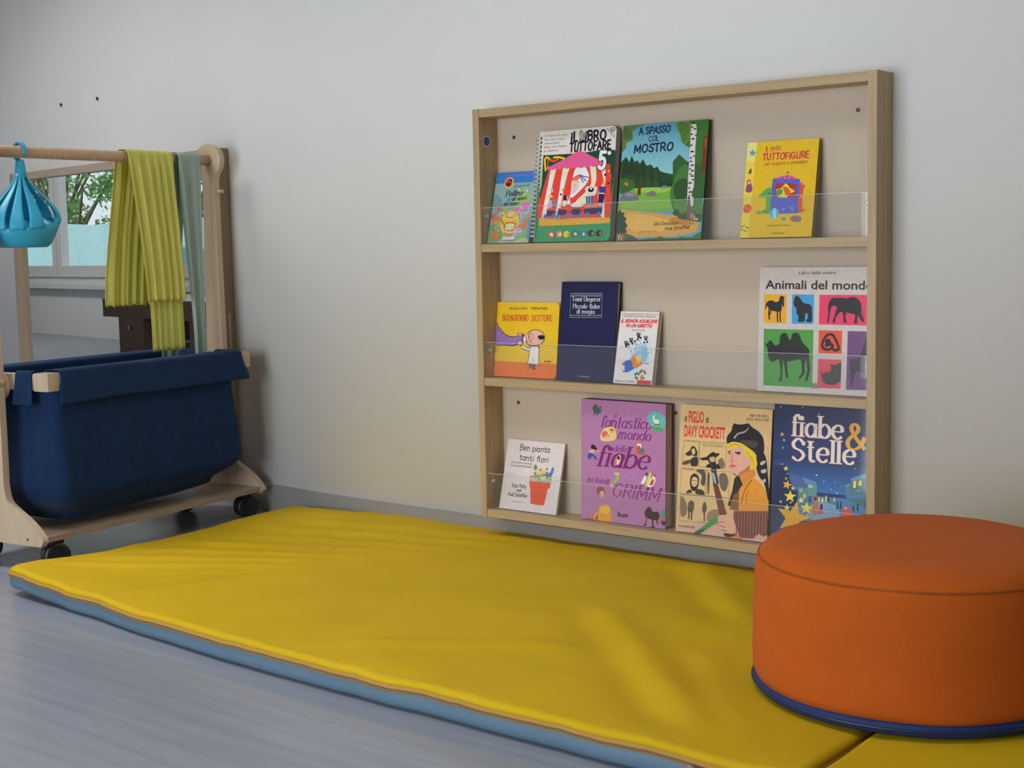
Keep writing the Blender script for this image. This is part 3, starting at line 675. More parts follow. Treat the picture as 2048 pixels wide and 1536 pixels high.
BOOKS['figure'] = (dict(x=0.694, W=0.1605, H=0.1973, lean=0.173, roll=0.009, T=0.011, yb=-0.052, shelf=1, bg='b8951c'), '''
p c0b46a -5 1973 220 1972 200 1572 -1 1573
p c0a83c -2 1578 205 1581 192 -12 -12 -12
p 3d7f96 136 1839 161 1781 227 1769 176 1736 190 1677 134 1715 76 1691 93 1746 42 1791 109 1788
b 5a4030 84 1383 112 1435 141 1406 138 1329 76 1330
b 7a3a60 35 998 58 1095 65 1191 115 1202 165 1104 197 995 155 936 59 950
e b03a48 101 1154 54 54
e c89a88 108 1142 30 32
e b8452c 114 605 98 93
l c87a4a 13 49 634 176 572
s 5a4418 18 -1 245 46 233 84 269
s 5a4418 18 -17 184 39 171
s 5a4418 18 67 159 137 135
s 5a4418 18 116 220 185 200
t h 8f2d2a 423 1744 777 1787 119 0.13 Il mio
t B a32a33 372 1586 1423 1588 130 0.2 TUTTOFiGURE
t hi 8a3a22 423 1475 1378 1477 72 0.13 per scoprire e inventare
p 5a4a18 966 1349 974 1323 1003 1320 979 1308 989 1282 966 1301 942 1288 953 1311 928 1329 958 1325
l 5a4a18 10 966 1314 966 1231
p b0508a 649 1202 965 1266 1251 1161 1253 1142 651 1178
e 8a3470 859 1209 32 19
e 8a3470 962 1219 32 21
e 8a3470 1069 1198 31 19
p 4a4f9c 649 1197 1251 1161 1280 834 1280 473 607 479 624 844
p 8f2c2c 711 1105 1184 1084 1200 799 717 814
b c8aa2c 949 1089 1051 992 1162 919 1011 862 1004 802 793 817 852 888 739 962 866 1007
b 3f7f3a 742 926 816 984 899 935 842 853 776 854
b b8482c 892 1007 970 1017 1057 932 1039 849 960 851 926 935
b 4a8a3c 339 836 400 896 498 990 600 1024 633 964 633 832 541 821
p 4a8a3c 534 833 638 832 649 478 466 497 360 481 322 547 436 533 538 581
e 3a6a30 586 904 37 24
p b84030 1262 1082 1298 1105 1331 1034 1395 1044 1350 975 1340 821 1276 822
p b84030 1239 799 1344 785 1355 548 1445 559 1397 524 1361 489 1278 490
e 4f93ac 744 487 106 101
b 86b2bc 711 579 764 578 795 398 729 391
b 7a80b8 892 613 937 564 971 612 959 552 911 553
b 7a80b8 1074 635 1124 579 1170 633 1151 569 1098 570
b 5a8a5a 1125 515 1172 562 1164 514
b 4f8a5a 915 385 952 409 1006 396 999 336 933 337
b b04a3a 908 380 934 380 932 346
b 7a5a58 1111 396 1213 419 1345 394 1341 311 1251 299 1144 324
e 7a5a58 1187 416 26 19
e 7a5a58 1266 411 26 19
t s 6a5a18 605 225 1128 223 39 0 disegni di Isabelle Chatellard
t S 4f4418 727 68 1008 68 32 0 MONDADORI
''')
BOOKS['dottore'] = (dict(x=0.0195, W=0.1846, H=0.1761, lean=0.114, roll=-0.002, T=0.012, yb=-0.038, shelf=2, bg='c0981c'), '''
p c8602a -55 358 1874 354 1866 -15 -29 -11
t h 2a3a22 378 1581 921 1596 61 0.13 Michael Escoffier
t h 2a3a22 1024 1597 1508 1607 60 0.13 Matthieu Maudet
t h a8421e 168 1322 967 1329 134 0.15 BUONGIORNO
t h a8421e 1055 1330 1662 1334 134 0.15 DOTTORE
b 2a2420 -15 1255 96 1164 253 1027 435 957 640 965 841 1026 868 831 683 759 509 724 273 733 -1 764
b 7a5c90 -22 1236 97 1145 254 1009 436 938 641 949 827 1009 847 842 652 777 479 742 272 751 -8 780
p 7a5c90 -22 1232 66 1163 93 771 -11 780
l 4a3560 11 58 1070 100 1094
l 4a3560 11 166 1003 194 1031
l 4a3560 11 289 936 310 971
b 4a3568 784 1002 841 1014 867 843 808 853
b c8b8b0 845 957 905 935 905 837 847 836
b 2a2420 971 1039 1068 1114 1241 1131 1389 1080 1464 979 1445 865 1321 772 1149 746 988 765 916 855
b c98f80 986 1028 1083 1101 1242 1117 1378 1069 1441 979 1424 869 1305 785 1148 762 1002 784 938 867
b 1c1818 1265 976 1336 1004 1446 990 1444 922 1371 898 1282 926
s 3a2a28 10 1311 931 1299 896 1348 886
e 3a2a28 951 947 50 101
e c98f80 951 947 38 89
e 3a2a28 1066 954 58 96
e c98f80 1066 954 46 84
l 2a2020 10 991 960 1025 962
s 3a2a28 13 1014 823 1050 839 1080 824
b 2a2420 638 999 708 1046 797 1025 786 972
b c98f80 655 997 715 1033 783 1018 768 981
b 2a2420 651 793 705 863 793 864 827 785 757 742
b c98f80 669 793 715 849 782 850 803 789 753 758
b 2a2420 772 727 814 762 978 697 1092 733 1293 748 1310 703 1040 630 865 649
p 2a2420 1033 743 1293 753 1326 681 1334 305 987 329 1031 538
b c4bab4 790 725 824 746 979 683 1065 698 1054 641 878 663
p c4bab4 1051 732 1279 739 1309 681 1319 318 1003 340 1047 527
l 5a4a48 10 1137 473 1194 383
l 3a3a40 13 1078 721 1040 630 1035 527
p 4a4a60 1051 323 1132 318 1128 235 1049 249
p 4a4a60 1146 314 1239 310 1233 215 1153 213
b a83028 1029 248 1122 250 1109 227 1036 230
b 30304a 1138 219 1239 222 1226 199 1148 201
t B 5a3a1a 1488 381 1693 391 36 0.25 Babalibri
''')
BOOKS['magia'] = (dict(x=0.2149, W=0.1552, H=0.2245, lean=0.107, roll=0.015, T=0.016, yb=-0.046, shelf=2, bg='17173a'), '''
l b4b0b8 7 264 1978 1131 1983 1148 1445 262 1433 264 1978
l b4b0b8 7 255 1919 1124 1924
l b4b0b8 7 267 1480 1147 1490
t s 8a88a0 284 1933 1102 1939 29 0 C O N T E M P O R A N E A
t d cfcac6 304 1802 1112 1805 101 0.14 Tomi Ungerer
t d cfcac6 337 1640 1098 1644 101 0.14 Piccole fiabe
t d cfcac6 446 1527 960 1528 93 0.14 di magia
t s a8a4b0 596 91 878 89 31 0 MONDADORI
''')
BOOKS['aquilone'] = (dict(x=0.3755, W=0.1009, H=0.1604, lean=0.214, roll=0.034, T=0.013, yb=-0.054, shelf=2, bg='b9b2b0'), '''
t s 3a3640 45 1528 989 1523 36 0 IL SIGNOR AQUILONE, CAMERIERE, VAGABONDO E CUOCO
t s 3a3640 70 1476 936 1475 36 0 CHE NEL PRATO VOLA IN PIEDI SU PIENE NUVOLE
t I b8322a 34 1353 995 1357 76 0.05 IL SIGNOR AQUILONE
t I b8322a 170 1252 862 1256 72 0.05 FA UN GIRETTO
t s 6a6468 351 1168 680 1170 40 0 NICOLETTA COSTA
b a9b6be 285 544 349 763 508 864 626 1040 776 1015 901 842 898 554 754 387 470 230 288 214 190 351
b 8fa9bc 358 545 469 740 628 840 761 816 860 624 796 481 589 360 326 238 233 352
b 6f98b8 415 546 531 716 700 743 807 600 764 504 510 324 336 262
s 2f6a94 17 405 691 375 739
s 2f6a94 18 469 740 505 790 510 851 542 876
s 2f6a94 17 578 790 584 840 616 914
s 2f6a94 17 637 779 644 828 673 877
s 2f6a94 17 691 755 704 816 735 847
s 2f6a94 17 731 731 750 792 782 823
s 2f6a94 17 766 683 786 744 824 780
s 2f6a94 17 791 611 811 672 855 708
s 2f6a94 17 770 469 828 453 868 465
b 2f4f96 238 483 390 527 438 498 468 404 521 347 297 243 260 365
b c8662c 391 521 434 606 482 667 516 631 496 583 668 491 734 521 753 486 642 385 536 342 470 393 442 475
p d0a050 491 595 686 648 650 467
p d08a3c 491 595 650 467 578 430
e cfa08a 496 670 23 17
e cfa08a 725 504 25 15
b a83a48 189 434 245 447 252 406 197 393
l 4a4a60 9 185 494 194 422
b a83a48 220 270 275 283 280 254 233 242
l a83a48 11 180 328 239 259
s 2a3040 18 219 837 180 937
s 2a3040 18 232 837 207 937
s 2a3040 18 249 837 240 937
s 2a3040 18 263 837 269 937
s 2a3040 18 339 913 302 1007
s 2a3040 18 352 913 329 1007
s 2a3040 18 369 913 361 1007
s 2a3040 18 383 913 391 1007
s 2a3040 18 520 1020 482 1129
s 2a3040 18 534 1021 509 1129
s 2a3040 18 550 1021 542 1129
s 2a3040 18 565 1021 571 1129
s 2a3040 18 718 971 685 1059
s 2a3040 18 731 971 711 1059
s 2a3040 18 747 971 743 1059
s 2a3040 18 762 971 772 1059
b 2a3040 212 812 239 839 274 812 249 785
b 2a3040 265 868 293 896 327 869 303 841
b 2a3040 368 888 396 915 430 888 405 861
b 2a3040 426 938 454 966 488 939 463 911
b 2a3040 493 983 521 1010 554 983 529 955
b 2a3040 568 1021 596 1049 629 1021 604 993
b 2a3040 671 921 698 948 731 921 707 894
b 2a3040 748 934 776 961 809 934 784 907
b a09890 269 800 308 825 357 801 325 773
b a09890 439 882 478 907 526 883 494 855
b a09890 536 958 576 983 624 958 592 930
b a09890 703 871 742 896 789 872 757 845
p b8682e 689 89 695 179 724 214 781 204 745 170 743 91
b 3f5a44 539 186 542 237 572 242 577 192
b 3f5a44 584 210 587 261 617 266 622 216
b 3f5a44 629 195 632 245 662 250 667 200
b 3f5a44 662 247 665 297 695 303 700 252
b 3f5a44 700 271 704 321 734 327 739 276
b 3f5a44 765 261 768 311 798 317 803 266
b 3f5a44 795 222 799 272 829 277 833 227
b 3f5a44 557 119 560 169 590 174 595 125
b 3f5a44 603 98 606 147 635 153 641 103
b 3f5a44 759 114 763 163 792 169 797 119
t h 3a3640 53 22 563 29 41 0.12 PRIME PAGINE
p b0363a 631 87 987 92 986 -1 621 -5
t s 6a1c28 650 27 978 29 33 0 EMME EDIZIONI
''')
BOOKS['animali'] = (dict(x=0.7227, W=0.258, H=0.2545, lean=0.051, roll=-0.017, T=0.012, yb=-0.032, shelf=2, bg='a8a09a'), '''
t s 241f22 885 2401 1693 2402 66 0.012 Libro delle ombre
t S 1c1820 127 2108 2490 2099 182 0.02 Animali del mondo
p c28a1a 100 1997 621 1994 622 1401 108 1401
p 2b7fb0 741 1994 1232 1995 1230 1404 746 1400
p bc2850 1349 1990 2643 1996 2641 1394 1348 1399
p 3c7d30 115 1284 1235 1283 1237 124 132 119
p c23e1e 1353 1282 1858 1282 1856 826 1354 822
p 5a3462 1978 1280 2661 1281 2658 134 1971 118
p b43846 1353 706 1856 708 1855 130 1350 124
b 140f12 135 1689 151 1797 202 1853 278 1867 377 1835 442 1860 466 1938 505 1962 548 1949 587 1939 560 1910 564 1764 530 1744 508 1802 514 1685 446 1636 293 1662 238 1681 171 1758
l 140f12 33 227 1690 220 1602 238 1485
l 140f12 29 275 1681 247 1583
l 140f12 31 419 1664 417 1548 432 1435
l 140f12 31 484 1685 477 1568 497 1437
l 140f12 21 177 1817 146 1699
b 140f12 778 1845 806 1942 848 1966 913 1924 999 1828 1125 1801 1178 1754 1194 1621 1192 1449 1087 1443 1066 1465 1107 1542 1085 1618 1044 1599 1035 1464 972 1444 887 1446 897 1538 853 1614 841 1710 791 1767
b 140f12 1571 1874 1642 1932 1724 1929 1806 1938 1927 1926 2068 1952 2169 1920 2238 1827 2249 1678 2209 1602 2029 1627 1888 1652 1766 1669 1715 1763 1623 1761 1583 1628 1564 1457 1527 1447 1546 1589 1537 1741
p 140f12 1715 1706 1837 1689 1716 1555 1697 1442 1636 1440 1676 1554
p 140f12 1848 1670 1939 1653 1919 1559 1950 1444 1879 1442 1879 1540
p 140f12 2119 1638 2229 1659 2169 1546 2174 1434 2090 1432 2120 1526
p 140f12 2169 1639 2249 1640 2308 1530 2324 1475 2279 1464 2209 1547
s 140f12 12 2239 1789 2268 1678 2324 1586
b 1c1818 161 959 219 999 251 1049 305 1031 350 975 404 948 478 998 493 1143 561 1207 636 1195 702 1073 744 1093 764 1189 848 1220 922 1184 987 1044 1072 961 1146 888 1140 859 1116 745 1013 703 845 659 677 633 527 665 431 661 356 610 269 635 224 749 210 883
p 1c1818 473 682 570 666 562 495 551 228 488 210 522 341 513 493
p 1c1818 580 667 666 651 668 481 703 293 650 290 615 478
p 1c1818 960 720 1096 744 1056 554 1068 423 986 298 918 285 1006 421 993 571
p 1c1818 1085 744 1140 822 1159 672 1182 485 1132 258 1070 246 1124 464
l 1c1818 20 1131 897 1153 822
s 141014 51 1608 1026 1567 1100 1505 1060 1567 1053 1506 976 1649 1009 1639 924 1507 901 1435 964 1464 1097 1545 1193 1647 1196 1709 1123 1791 958 1771 901 1690 898 1645 953
p 30302e 1412 468 1490 415 1520 473 1592 439 1648 525 1611 616 1712 593 1857 654 1855 277 1715 196 1573 197 1461 256
b 2a2030 2032 671 2092 738 2211 743 2289 920 2358 1143 2407 1255 2505 1093 2504 364 2309 464 2172 475 2074 160 2053 433
p 5a5654 1234 211 1380 215 1375 111 1231 107
t s a8a09a 1251 164 1366 168 30 0 PANE
t s a8a09a 1252 119 1366 123 30 0 SALE
''')
BOOKS['ben'] = (dict(x=0.0397, W=0.1691, H=0.1669, lean=0.248, roll=0.008, T=0.006, yb=-0.053, shelf=3, bg='b3a9a8'), '''
t h 221e24 374 1423 1281 1426 137 0.13 Ben pianta
t h 221e24 402 1190 1287 1190 132 0.13 tanti fiori
t h 5a5458 158 1105 830 1103 43 0.12 un libro animato sulla natura
t h 5a5458 185 1022 805 1031 43 0.12 con una serie di finestrelle
p b4402a 794 726 1424 724 1417 602 1366 600 1308 188 1123 181 918 195 844 580 819 589
l 8a2c1c 10 836 591 1412 599
p 8f9088 792 772 1448 783 1444 726 801 719
e b8a040 850 823 46 37
e 6a8a50 948 843 57 46
e b8a848 992 928 52 42
e a0584a 936 912 40 32
e 5a7a9a 1034 851 46 37
e 7a9a5a 1130 882 63 51
e c2a83a 1128 974 46 37
e b0524a 1080 1005 40 32
e c0984a 1203 958 46 37
e 6a8a58 1298 828 51 41
e b8a848 1384 824 45 37
e a84a4a 836 822 35 28
e 8aa0a8 932 773 46 37
e 9a7a4a 1073 796 51 41
e a84a5a 1261 1043 34 28
e c0b050 1186 806 40 32
e b05a4a 1400 814 28 23
e 5f7f4a 1201 888 40 32
e b0a84a 1047 944 37 30
b 4f7a3c 867 1057 914 1123 975 1054 951 994 892 996
b 4a6a90 1229 891 1272 975 1363 948 1400 1066 1458 1094 1458 979 1413 906 1447 875 1322 853
b 384a70 1363 948 1401 974 1403 883
t h 4a4448 293 530 735 535 89 0.13 Kate Petty
t h 4a4448 213 317 802 322 88 0.13 Axel Scheffler
b 2f6a74 453 498 516 476 585 505 582 440 520 453 480 431
t s 8a8488 357 182 687 184 32 0 EMME EDIZIONI
''')
BOOKS['grimm'] = (dict(x=0.2773, W=0.2255, H=0.274, lean=0.029, roll=-0.013, T=0.031, yb=-0.046, shelf=3, bg='93648c'), '''
t i 6a2a68 854 2355 949 2345 102 0.17 Il
t i 6a2a68 510 2132 1877 2167 252 0.16 fantastico
t i 6a2a68 979 1904 1870 1910 225 0.165 mondo
t i 6a2a68 867 1608 1249 1612 140 0.17 delle
t i 6a1f5c 383 1246 1831 1274 470 0.17 fiabe
t i 6a2a68 135 864 760 861 111 0.16 dei fratelli
t i 7a2a6c 817 595 2109 595 296 0.15 GRIMM
b 3a5044 300 2549 391 2641 443 2579 521 2604 546 2498 481 2430 351 2434
l 2a3a34 17 351 2445 338 2375
l 2a3a34 17 442 2439 416 2373
l 8a8a7a 14 469 2591 533 2519
b 5a9a98 1767 2396 1856 2539 2030 2563 2203 2484 2247 2382 2200 2191 2026 2159 1878 2234
b 3f8a50 1878 2234 2077 2236 2188 2200 2138 2137 1927 2164
b cfc8c6 1917 2468 1967 2482 1967 2397 2054 2392 2078 2309 1978 2303 1929 2364
l 3a2a30 18 1965 2282 2102 2290
l b8584a 14 2008 2295 2002 2221
b c8a86a 516 1875 543 2005 660 2119 866 2153 942 2030 928 1880 735 1821 555 1824
b c0583a 556 1985 659 2055 736 1974 607 1902
e c87a9a 723 1941 67 43
e c8964a 827 2065 67 56
b 8a5a3a 763 2083 840 2119 891 2058
b 2a1c1c 256 1665 308 1722 386 1685 424 1602 346 1586 282 1614
b c08a78 216 1556 295 1614 385 1599 507 1592 496 1570 359 1565 320 1498 229 1492
b 2a4a80 164 1445 216 1523 333 1499 423 1420 436 1378 358 1405 294 1454 241 1386 176 1381
b c8b8a0 1511 1822 1599 1838 1623 1755 1535 1728
b b83a30 1497 1747 1586 1774 1610 1649 1509 1621
b 3a6a70 1572 1689 1673 1737 1697 1634 1597 1617
p a8502c 1484 1620 1785 1629 1759 1583 1521 1584
b b05a4a 1499 1874 1574 1900 1599 1848 1523 1829
b c8a87a 962 1330 989 1480 1053 1548 1070 1443 1026 1324
e 2a1c20 1019 1472 36 42
b c8aa70 897 1109 961 1135 1037 1123 1024 1091 935 1084
b 7f9a4a 960 1086 1024 1091 1036 996 959 927 844 866 805 814 819 895 934 978
e c8a078 836 833 36 26
b 2f2a70 1730 1143 1763 1219 1787 1147
b c8a02c 1817 1160 1868 1226 1887 1144
b b83a30 1929 1126 1979 1203 1996 1121
b cfc8c0 1616 946 1705 1120 1767 1114 1729 986 1653 917
b cfb040 1740 924 1817 1139 1879 1123 1840 973 1790 907
b cfc8c0 1790 907 1917 1125 1991 1110 1977 984 1889 898
b b8402c 1840 952 1929 1085 1953 1003 1902 936
b 2a2444 1616 935 1678 919 1640 899
b 7a4030 419 716 497 769 600 762 650 649 598 539 547 598 522 681 457 570
b b08a78 522 660 599 687 624 583 560 536
b c0802c 338 8 377 139 468 210 507 330 649 378 777 363 814 197 812 7 492 0
b d09a3a 520 278 674 354 776 321 750 192 570 176
b 8a4a2a 377 32 429 122 467 83 441 6
p a8502c 157 39 325 49 325 2 143 -1
b 241a1c 1722 317 1785 426 1860 449 1934 355 2057 366 2106 287 2055 179 1858 183 1746 215
l 7a4030 32 1771 217 1745 69
l 241a1c 36 1932 210 1930 44
l 241a1c 32 2031 218 2055 96
b 241a1c 1695 54 1757 59 1757 28 1695 23
b 241a1c 1868 7 1980 38 1967 -5
b 3a7a80 2144 373 2230 422 2259 321 2179 252
b b0503a 2080 223 2179 273 2203 213 2104 163
b 2a2a4a 2154 167 2257 176 2251 93 2177 86
b b84a3a 2206 430 2275 451 2269 409
t h 2f2430 992 153 1270 161 85 0.2 Skumi
t h 2f2430 992 238 1043 238 42 0.2 e
''')
BOOKS['davy'] = (dict(x=0.5324, W=0.2211, H=0.2755, lean=0.095, roll=0.013, T=0.017, yb=-0.05, shelf=3, bg='b5986c'), '''
p b08a7c -1 45 1071 452 1405 489 2191 105 2202 -23 607 -40
t S 1a1614 107 2384 158 2384 130 0.02 il
t S b42a28 206 2375 582 2384 246 0.03 FIGLIO
t S 1a1614 624 2391 704 2391 128 0.02 di
t S b42a28 109 2066 1117 2077 246 0.03 DAVY CROCKETT
t d 221c18 1682 2581 2128 2595 51 0.14 MINO MILANI &
t d 221c18 1593 2501 2135 2514 51 0.14 JORGE MOLITERNI
l 4a4036 9 108 1984 486 1980 502 1443 88 1423 108 1984
l 4a4036 9 503 1977 1145 1994 1171 1440 512 1435 503 1977
l 4a4036 9 75 1376 684 1381 689 838 68 812 75 1376
l 4a4036 9 708 1377 1274 1393 1263 836 713 834 708 1377
l 4a4036 9 76 802 1191 840 1131 263 80 232 76 802
l 6a4a3a 6 2037 1980 2140 1976 2192 1200
t h 4a4036 131 1953 457 1953 25 0.12 A CASA, TI ASPETTO
t h 4a4036 530 1922 1097 1942 29 0.12 FINALMENTE! ECCOLO!
t h 4a4036 580 1881 1077 1895 29 0.12 NON POSSO CREDERCI
t h 4a4036 108 1345 390 1345 25 0.12 FORSE UN GIORNO
b 2e2824 155 1681 272 1774 305 1849 389 1855 455 1747 447 1663 375 1657 313 1673 254 1647
b b5986c 309 1766 367 1822 407 1743 362 1677
b 2e2824 294 1567 400 1639 473 1624 469 1457 324 1444
b 4a4036 113 1510 282 1566 262 1481 116 1447
b 221c1a 527 1618 688 1663 803 1734 991 1760 970 1707 879 1658 739 1605 596 1582
b 221c1a 722 1686 848 1779 922 1723 905 1619 924 1497 816 1508 728 1583
b a58a64 760 1648 877 1679 901 1598 860 1564 788 1568
b 221c1a 698 1477 767 1524 864 1491 1004 1545 1056 1467 964 1427 699 1446
b 6a5a48 977 1605 1068 1664 1148 1516 1081 1448 1007 1504
b 2a2420 303 1104 334 1234 430 1281 518 1209 525 1082 483 950 411 900 335 957
b b59a72 340 1107 384 1207 483 1184 496 1079 443 1000 369 1014
l 2a2420 14 364 1126 405 1134
l 2a2420 14 437 1125 479 1124
l 5a3a30 11 399 1049 448 1049
b 3a322c 216 848 311 933 364 863
b 3a322c 483 950 630 943 671 851 463 852
b 4a4238 438 1349 655 1368 672 1054 573 1087 589 1257
b 5a5044 1019 1297 1158 1351 1240 1192 1182 976 1058 1049
b 4a4238 733 1271 779 1317 788 937 754 891
b 4a4238 278 584 323 686 423 664 419 490 284 453
l 2e2824 33 320 479 310 302
l 2e2824 32 382 486 379 288
b 4a4238 635 600 691 703 746 590 715 478 654 472
l 2e2824 28 690 497 700 302
b 7a6a50 778 463 966 570 1116 500 1080 301 787 290
b 6a5a44 96 761 239 623 237 382 113 347
b 1c1818 1310 2408 1414 2402 1550 2415 1661 2439 1758 2361 1898 2292 2022 2153 2053 1917 2018 1794 1894 1784 1819 1858 1629 1963 1440 2029 1212 1971 1160 2048 1177 2150 1263 2256
b 3a3432 1484 2053 1665 2086 1894 2064 1858 1942 1674 1967
s 8f8580 34 1342 2112 1427 2208 1562 2248 1648 2314
s 6a6260 21 1605 2281 1678 2365
b 1a1616 1894 1784 2024 1855 2114 1722 2164 1402 2214 1079 2266 876 2196 890 2102 1191 1949 1382 1887 1581
b a09890 1984 1650 2094 1700 2087 1639 2000 1591
b a09890 2009 1490 2120 1520 2115 1449 2025 1430
b a09890 2048 1289 2114 1316 2119 1255 2064 1229
b c4a022 1171 1887 1211 1991 1347 2032 1534 2006 1724 1911 1845 1820 1910 1583 1802 1492 1730 1526 1698 1646 1598 1759 1540 1916 1311 1878
b b98a76 1192 1848 1311 1888 1526 1955 1632 1762 1764 1692 1750 1569 1618 1475 1509 1383 1368 1381 1271 1434 1227 1564 1184 1684
s 8f6f1c 15 1216 1911 1351 1982 1491 1953
s 8f6f1c 15 1637 1843 1761 1732 1841 1577
s 2a1c18 22 1204 1808 1268 1823
s 2a1c18 26 1381 1810 1501 1816
e 3a3430 1248 1777 30 16
e 3a3430 1457 1788 42 20
s 7a4a40 13 1318 1777 1294 1611 1353 1606
b a85a52 1253 1525 1333 1553 1429 1524 1338 1488 1267 1490
b 9a5c4c 1485 1381 1641 1478 1727 1567 1713 1443 1536 1324
b b0702a 1491 1299 1690 1441 1825 1494 1879 1396 1793 1306 1618 1166 1533 1199
p 2a2420 1388 1269 1488 1340 1596 1143 1512 1009 1395 637 1249 686 1348 993
b b87a26 1510 1030 1639 1188 1793 1306 2009 1203 2153 990 2203 660 1869 624 1518 576 1502 818
s 6a4418 20 1796 1265 1650 1044 1576 763
s 7a5020 15 1721 1030 1687 859 1718 756
s 2a1c14 18 1346 1368 1493 1278 1573 1140
p 6a4a24 1377 911 1512 1009 1518 586 1302 606
p 6b3a30 1400 574 2203 660 2254 199 2143 121 1998 169 1890 47 1581 32 1411 403
l 3a2020 16 1496 552 1496 77
l 3a2020 16 1567 560 1567 85
l 3a2020 16 1638 567 1639 94
l 3a2020 16 1708 575 1710 102
l 3a2020 16 1778 583 1780 110
l 3a2020 16 1848 590 1851 119
l 3a2020 16 1918 598 1921 127
l 3a2020 16 1987 605 1992 135
l 3a2020 16 2057 613 2062 144
l 3a2020 15 2126 620 2131 152
l 3a2020 15 2195 628 2201 160
l 8f5a48 11 1528 545 1527 113
l 8f5a48 11 1598 552 1598 121
l 8f5a48 11 1669 560 1669 130
l 8f5a48 11 1739 568 1740 138
l 8f5a48 11 1809 575 1811 147
l 8f5a48 11 1879 583 1881 155
l 8f5a48 11 1949 591 1952 163
l 8f5a48 11 2018 598 2022 171
l 8f5a48 11 2087 606 2092 180
l 8f5a48 11 2156 613 2161 188
l 8f5a48 11 2225 621 2231 196
b 2f7a3c 479 12 670 167 1000 412 1030 317 796 137 604 4
b 1f4a44 467 6 600 92 723 107 604 4
p 5a3428 875 1094 982 1126 1249 493 1073 420
p 2a2a30 822 1404 929 1414 1017 1129 889 1064 841 1281
b 7a8a90 839 1312 898 1328 958 1123 897 1139
e 1a1a20 877 1393 62 50
e 6a6a70 877 1393 29 23
l 8a6a58 14 1015 768 1098 798
b c09078 1026 382 1071 452 1237 492 1180 636 1201 681 1303 585 1410 424 1463 171 1384 85 1238 101 1084 236
s 6a3a2c 14 1067 310 1188 313
s 6a3a2c 14 1084 236 1219 208
s 6a3a2c 14 1138 144 1260 143
b 1f1c20 1203 86 1432 91 1478 129 1436 37 1244 14
b b0682c 1317 12 1530 70 1631 -5 1342 -7
t S 2a221c 68 98 480 105 40 0 DAMI EDITORE
''')
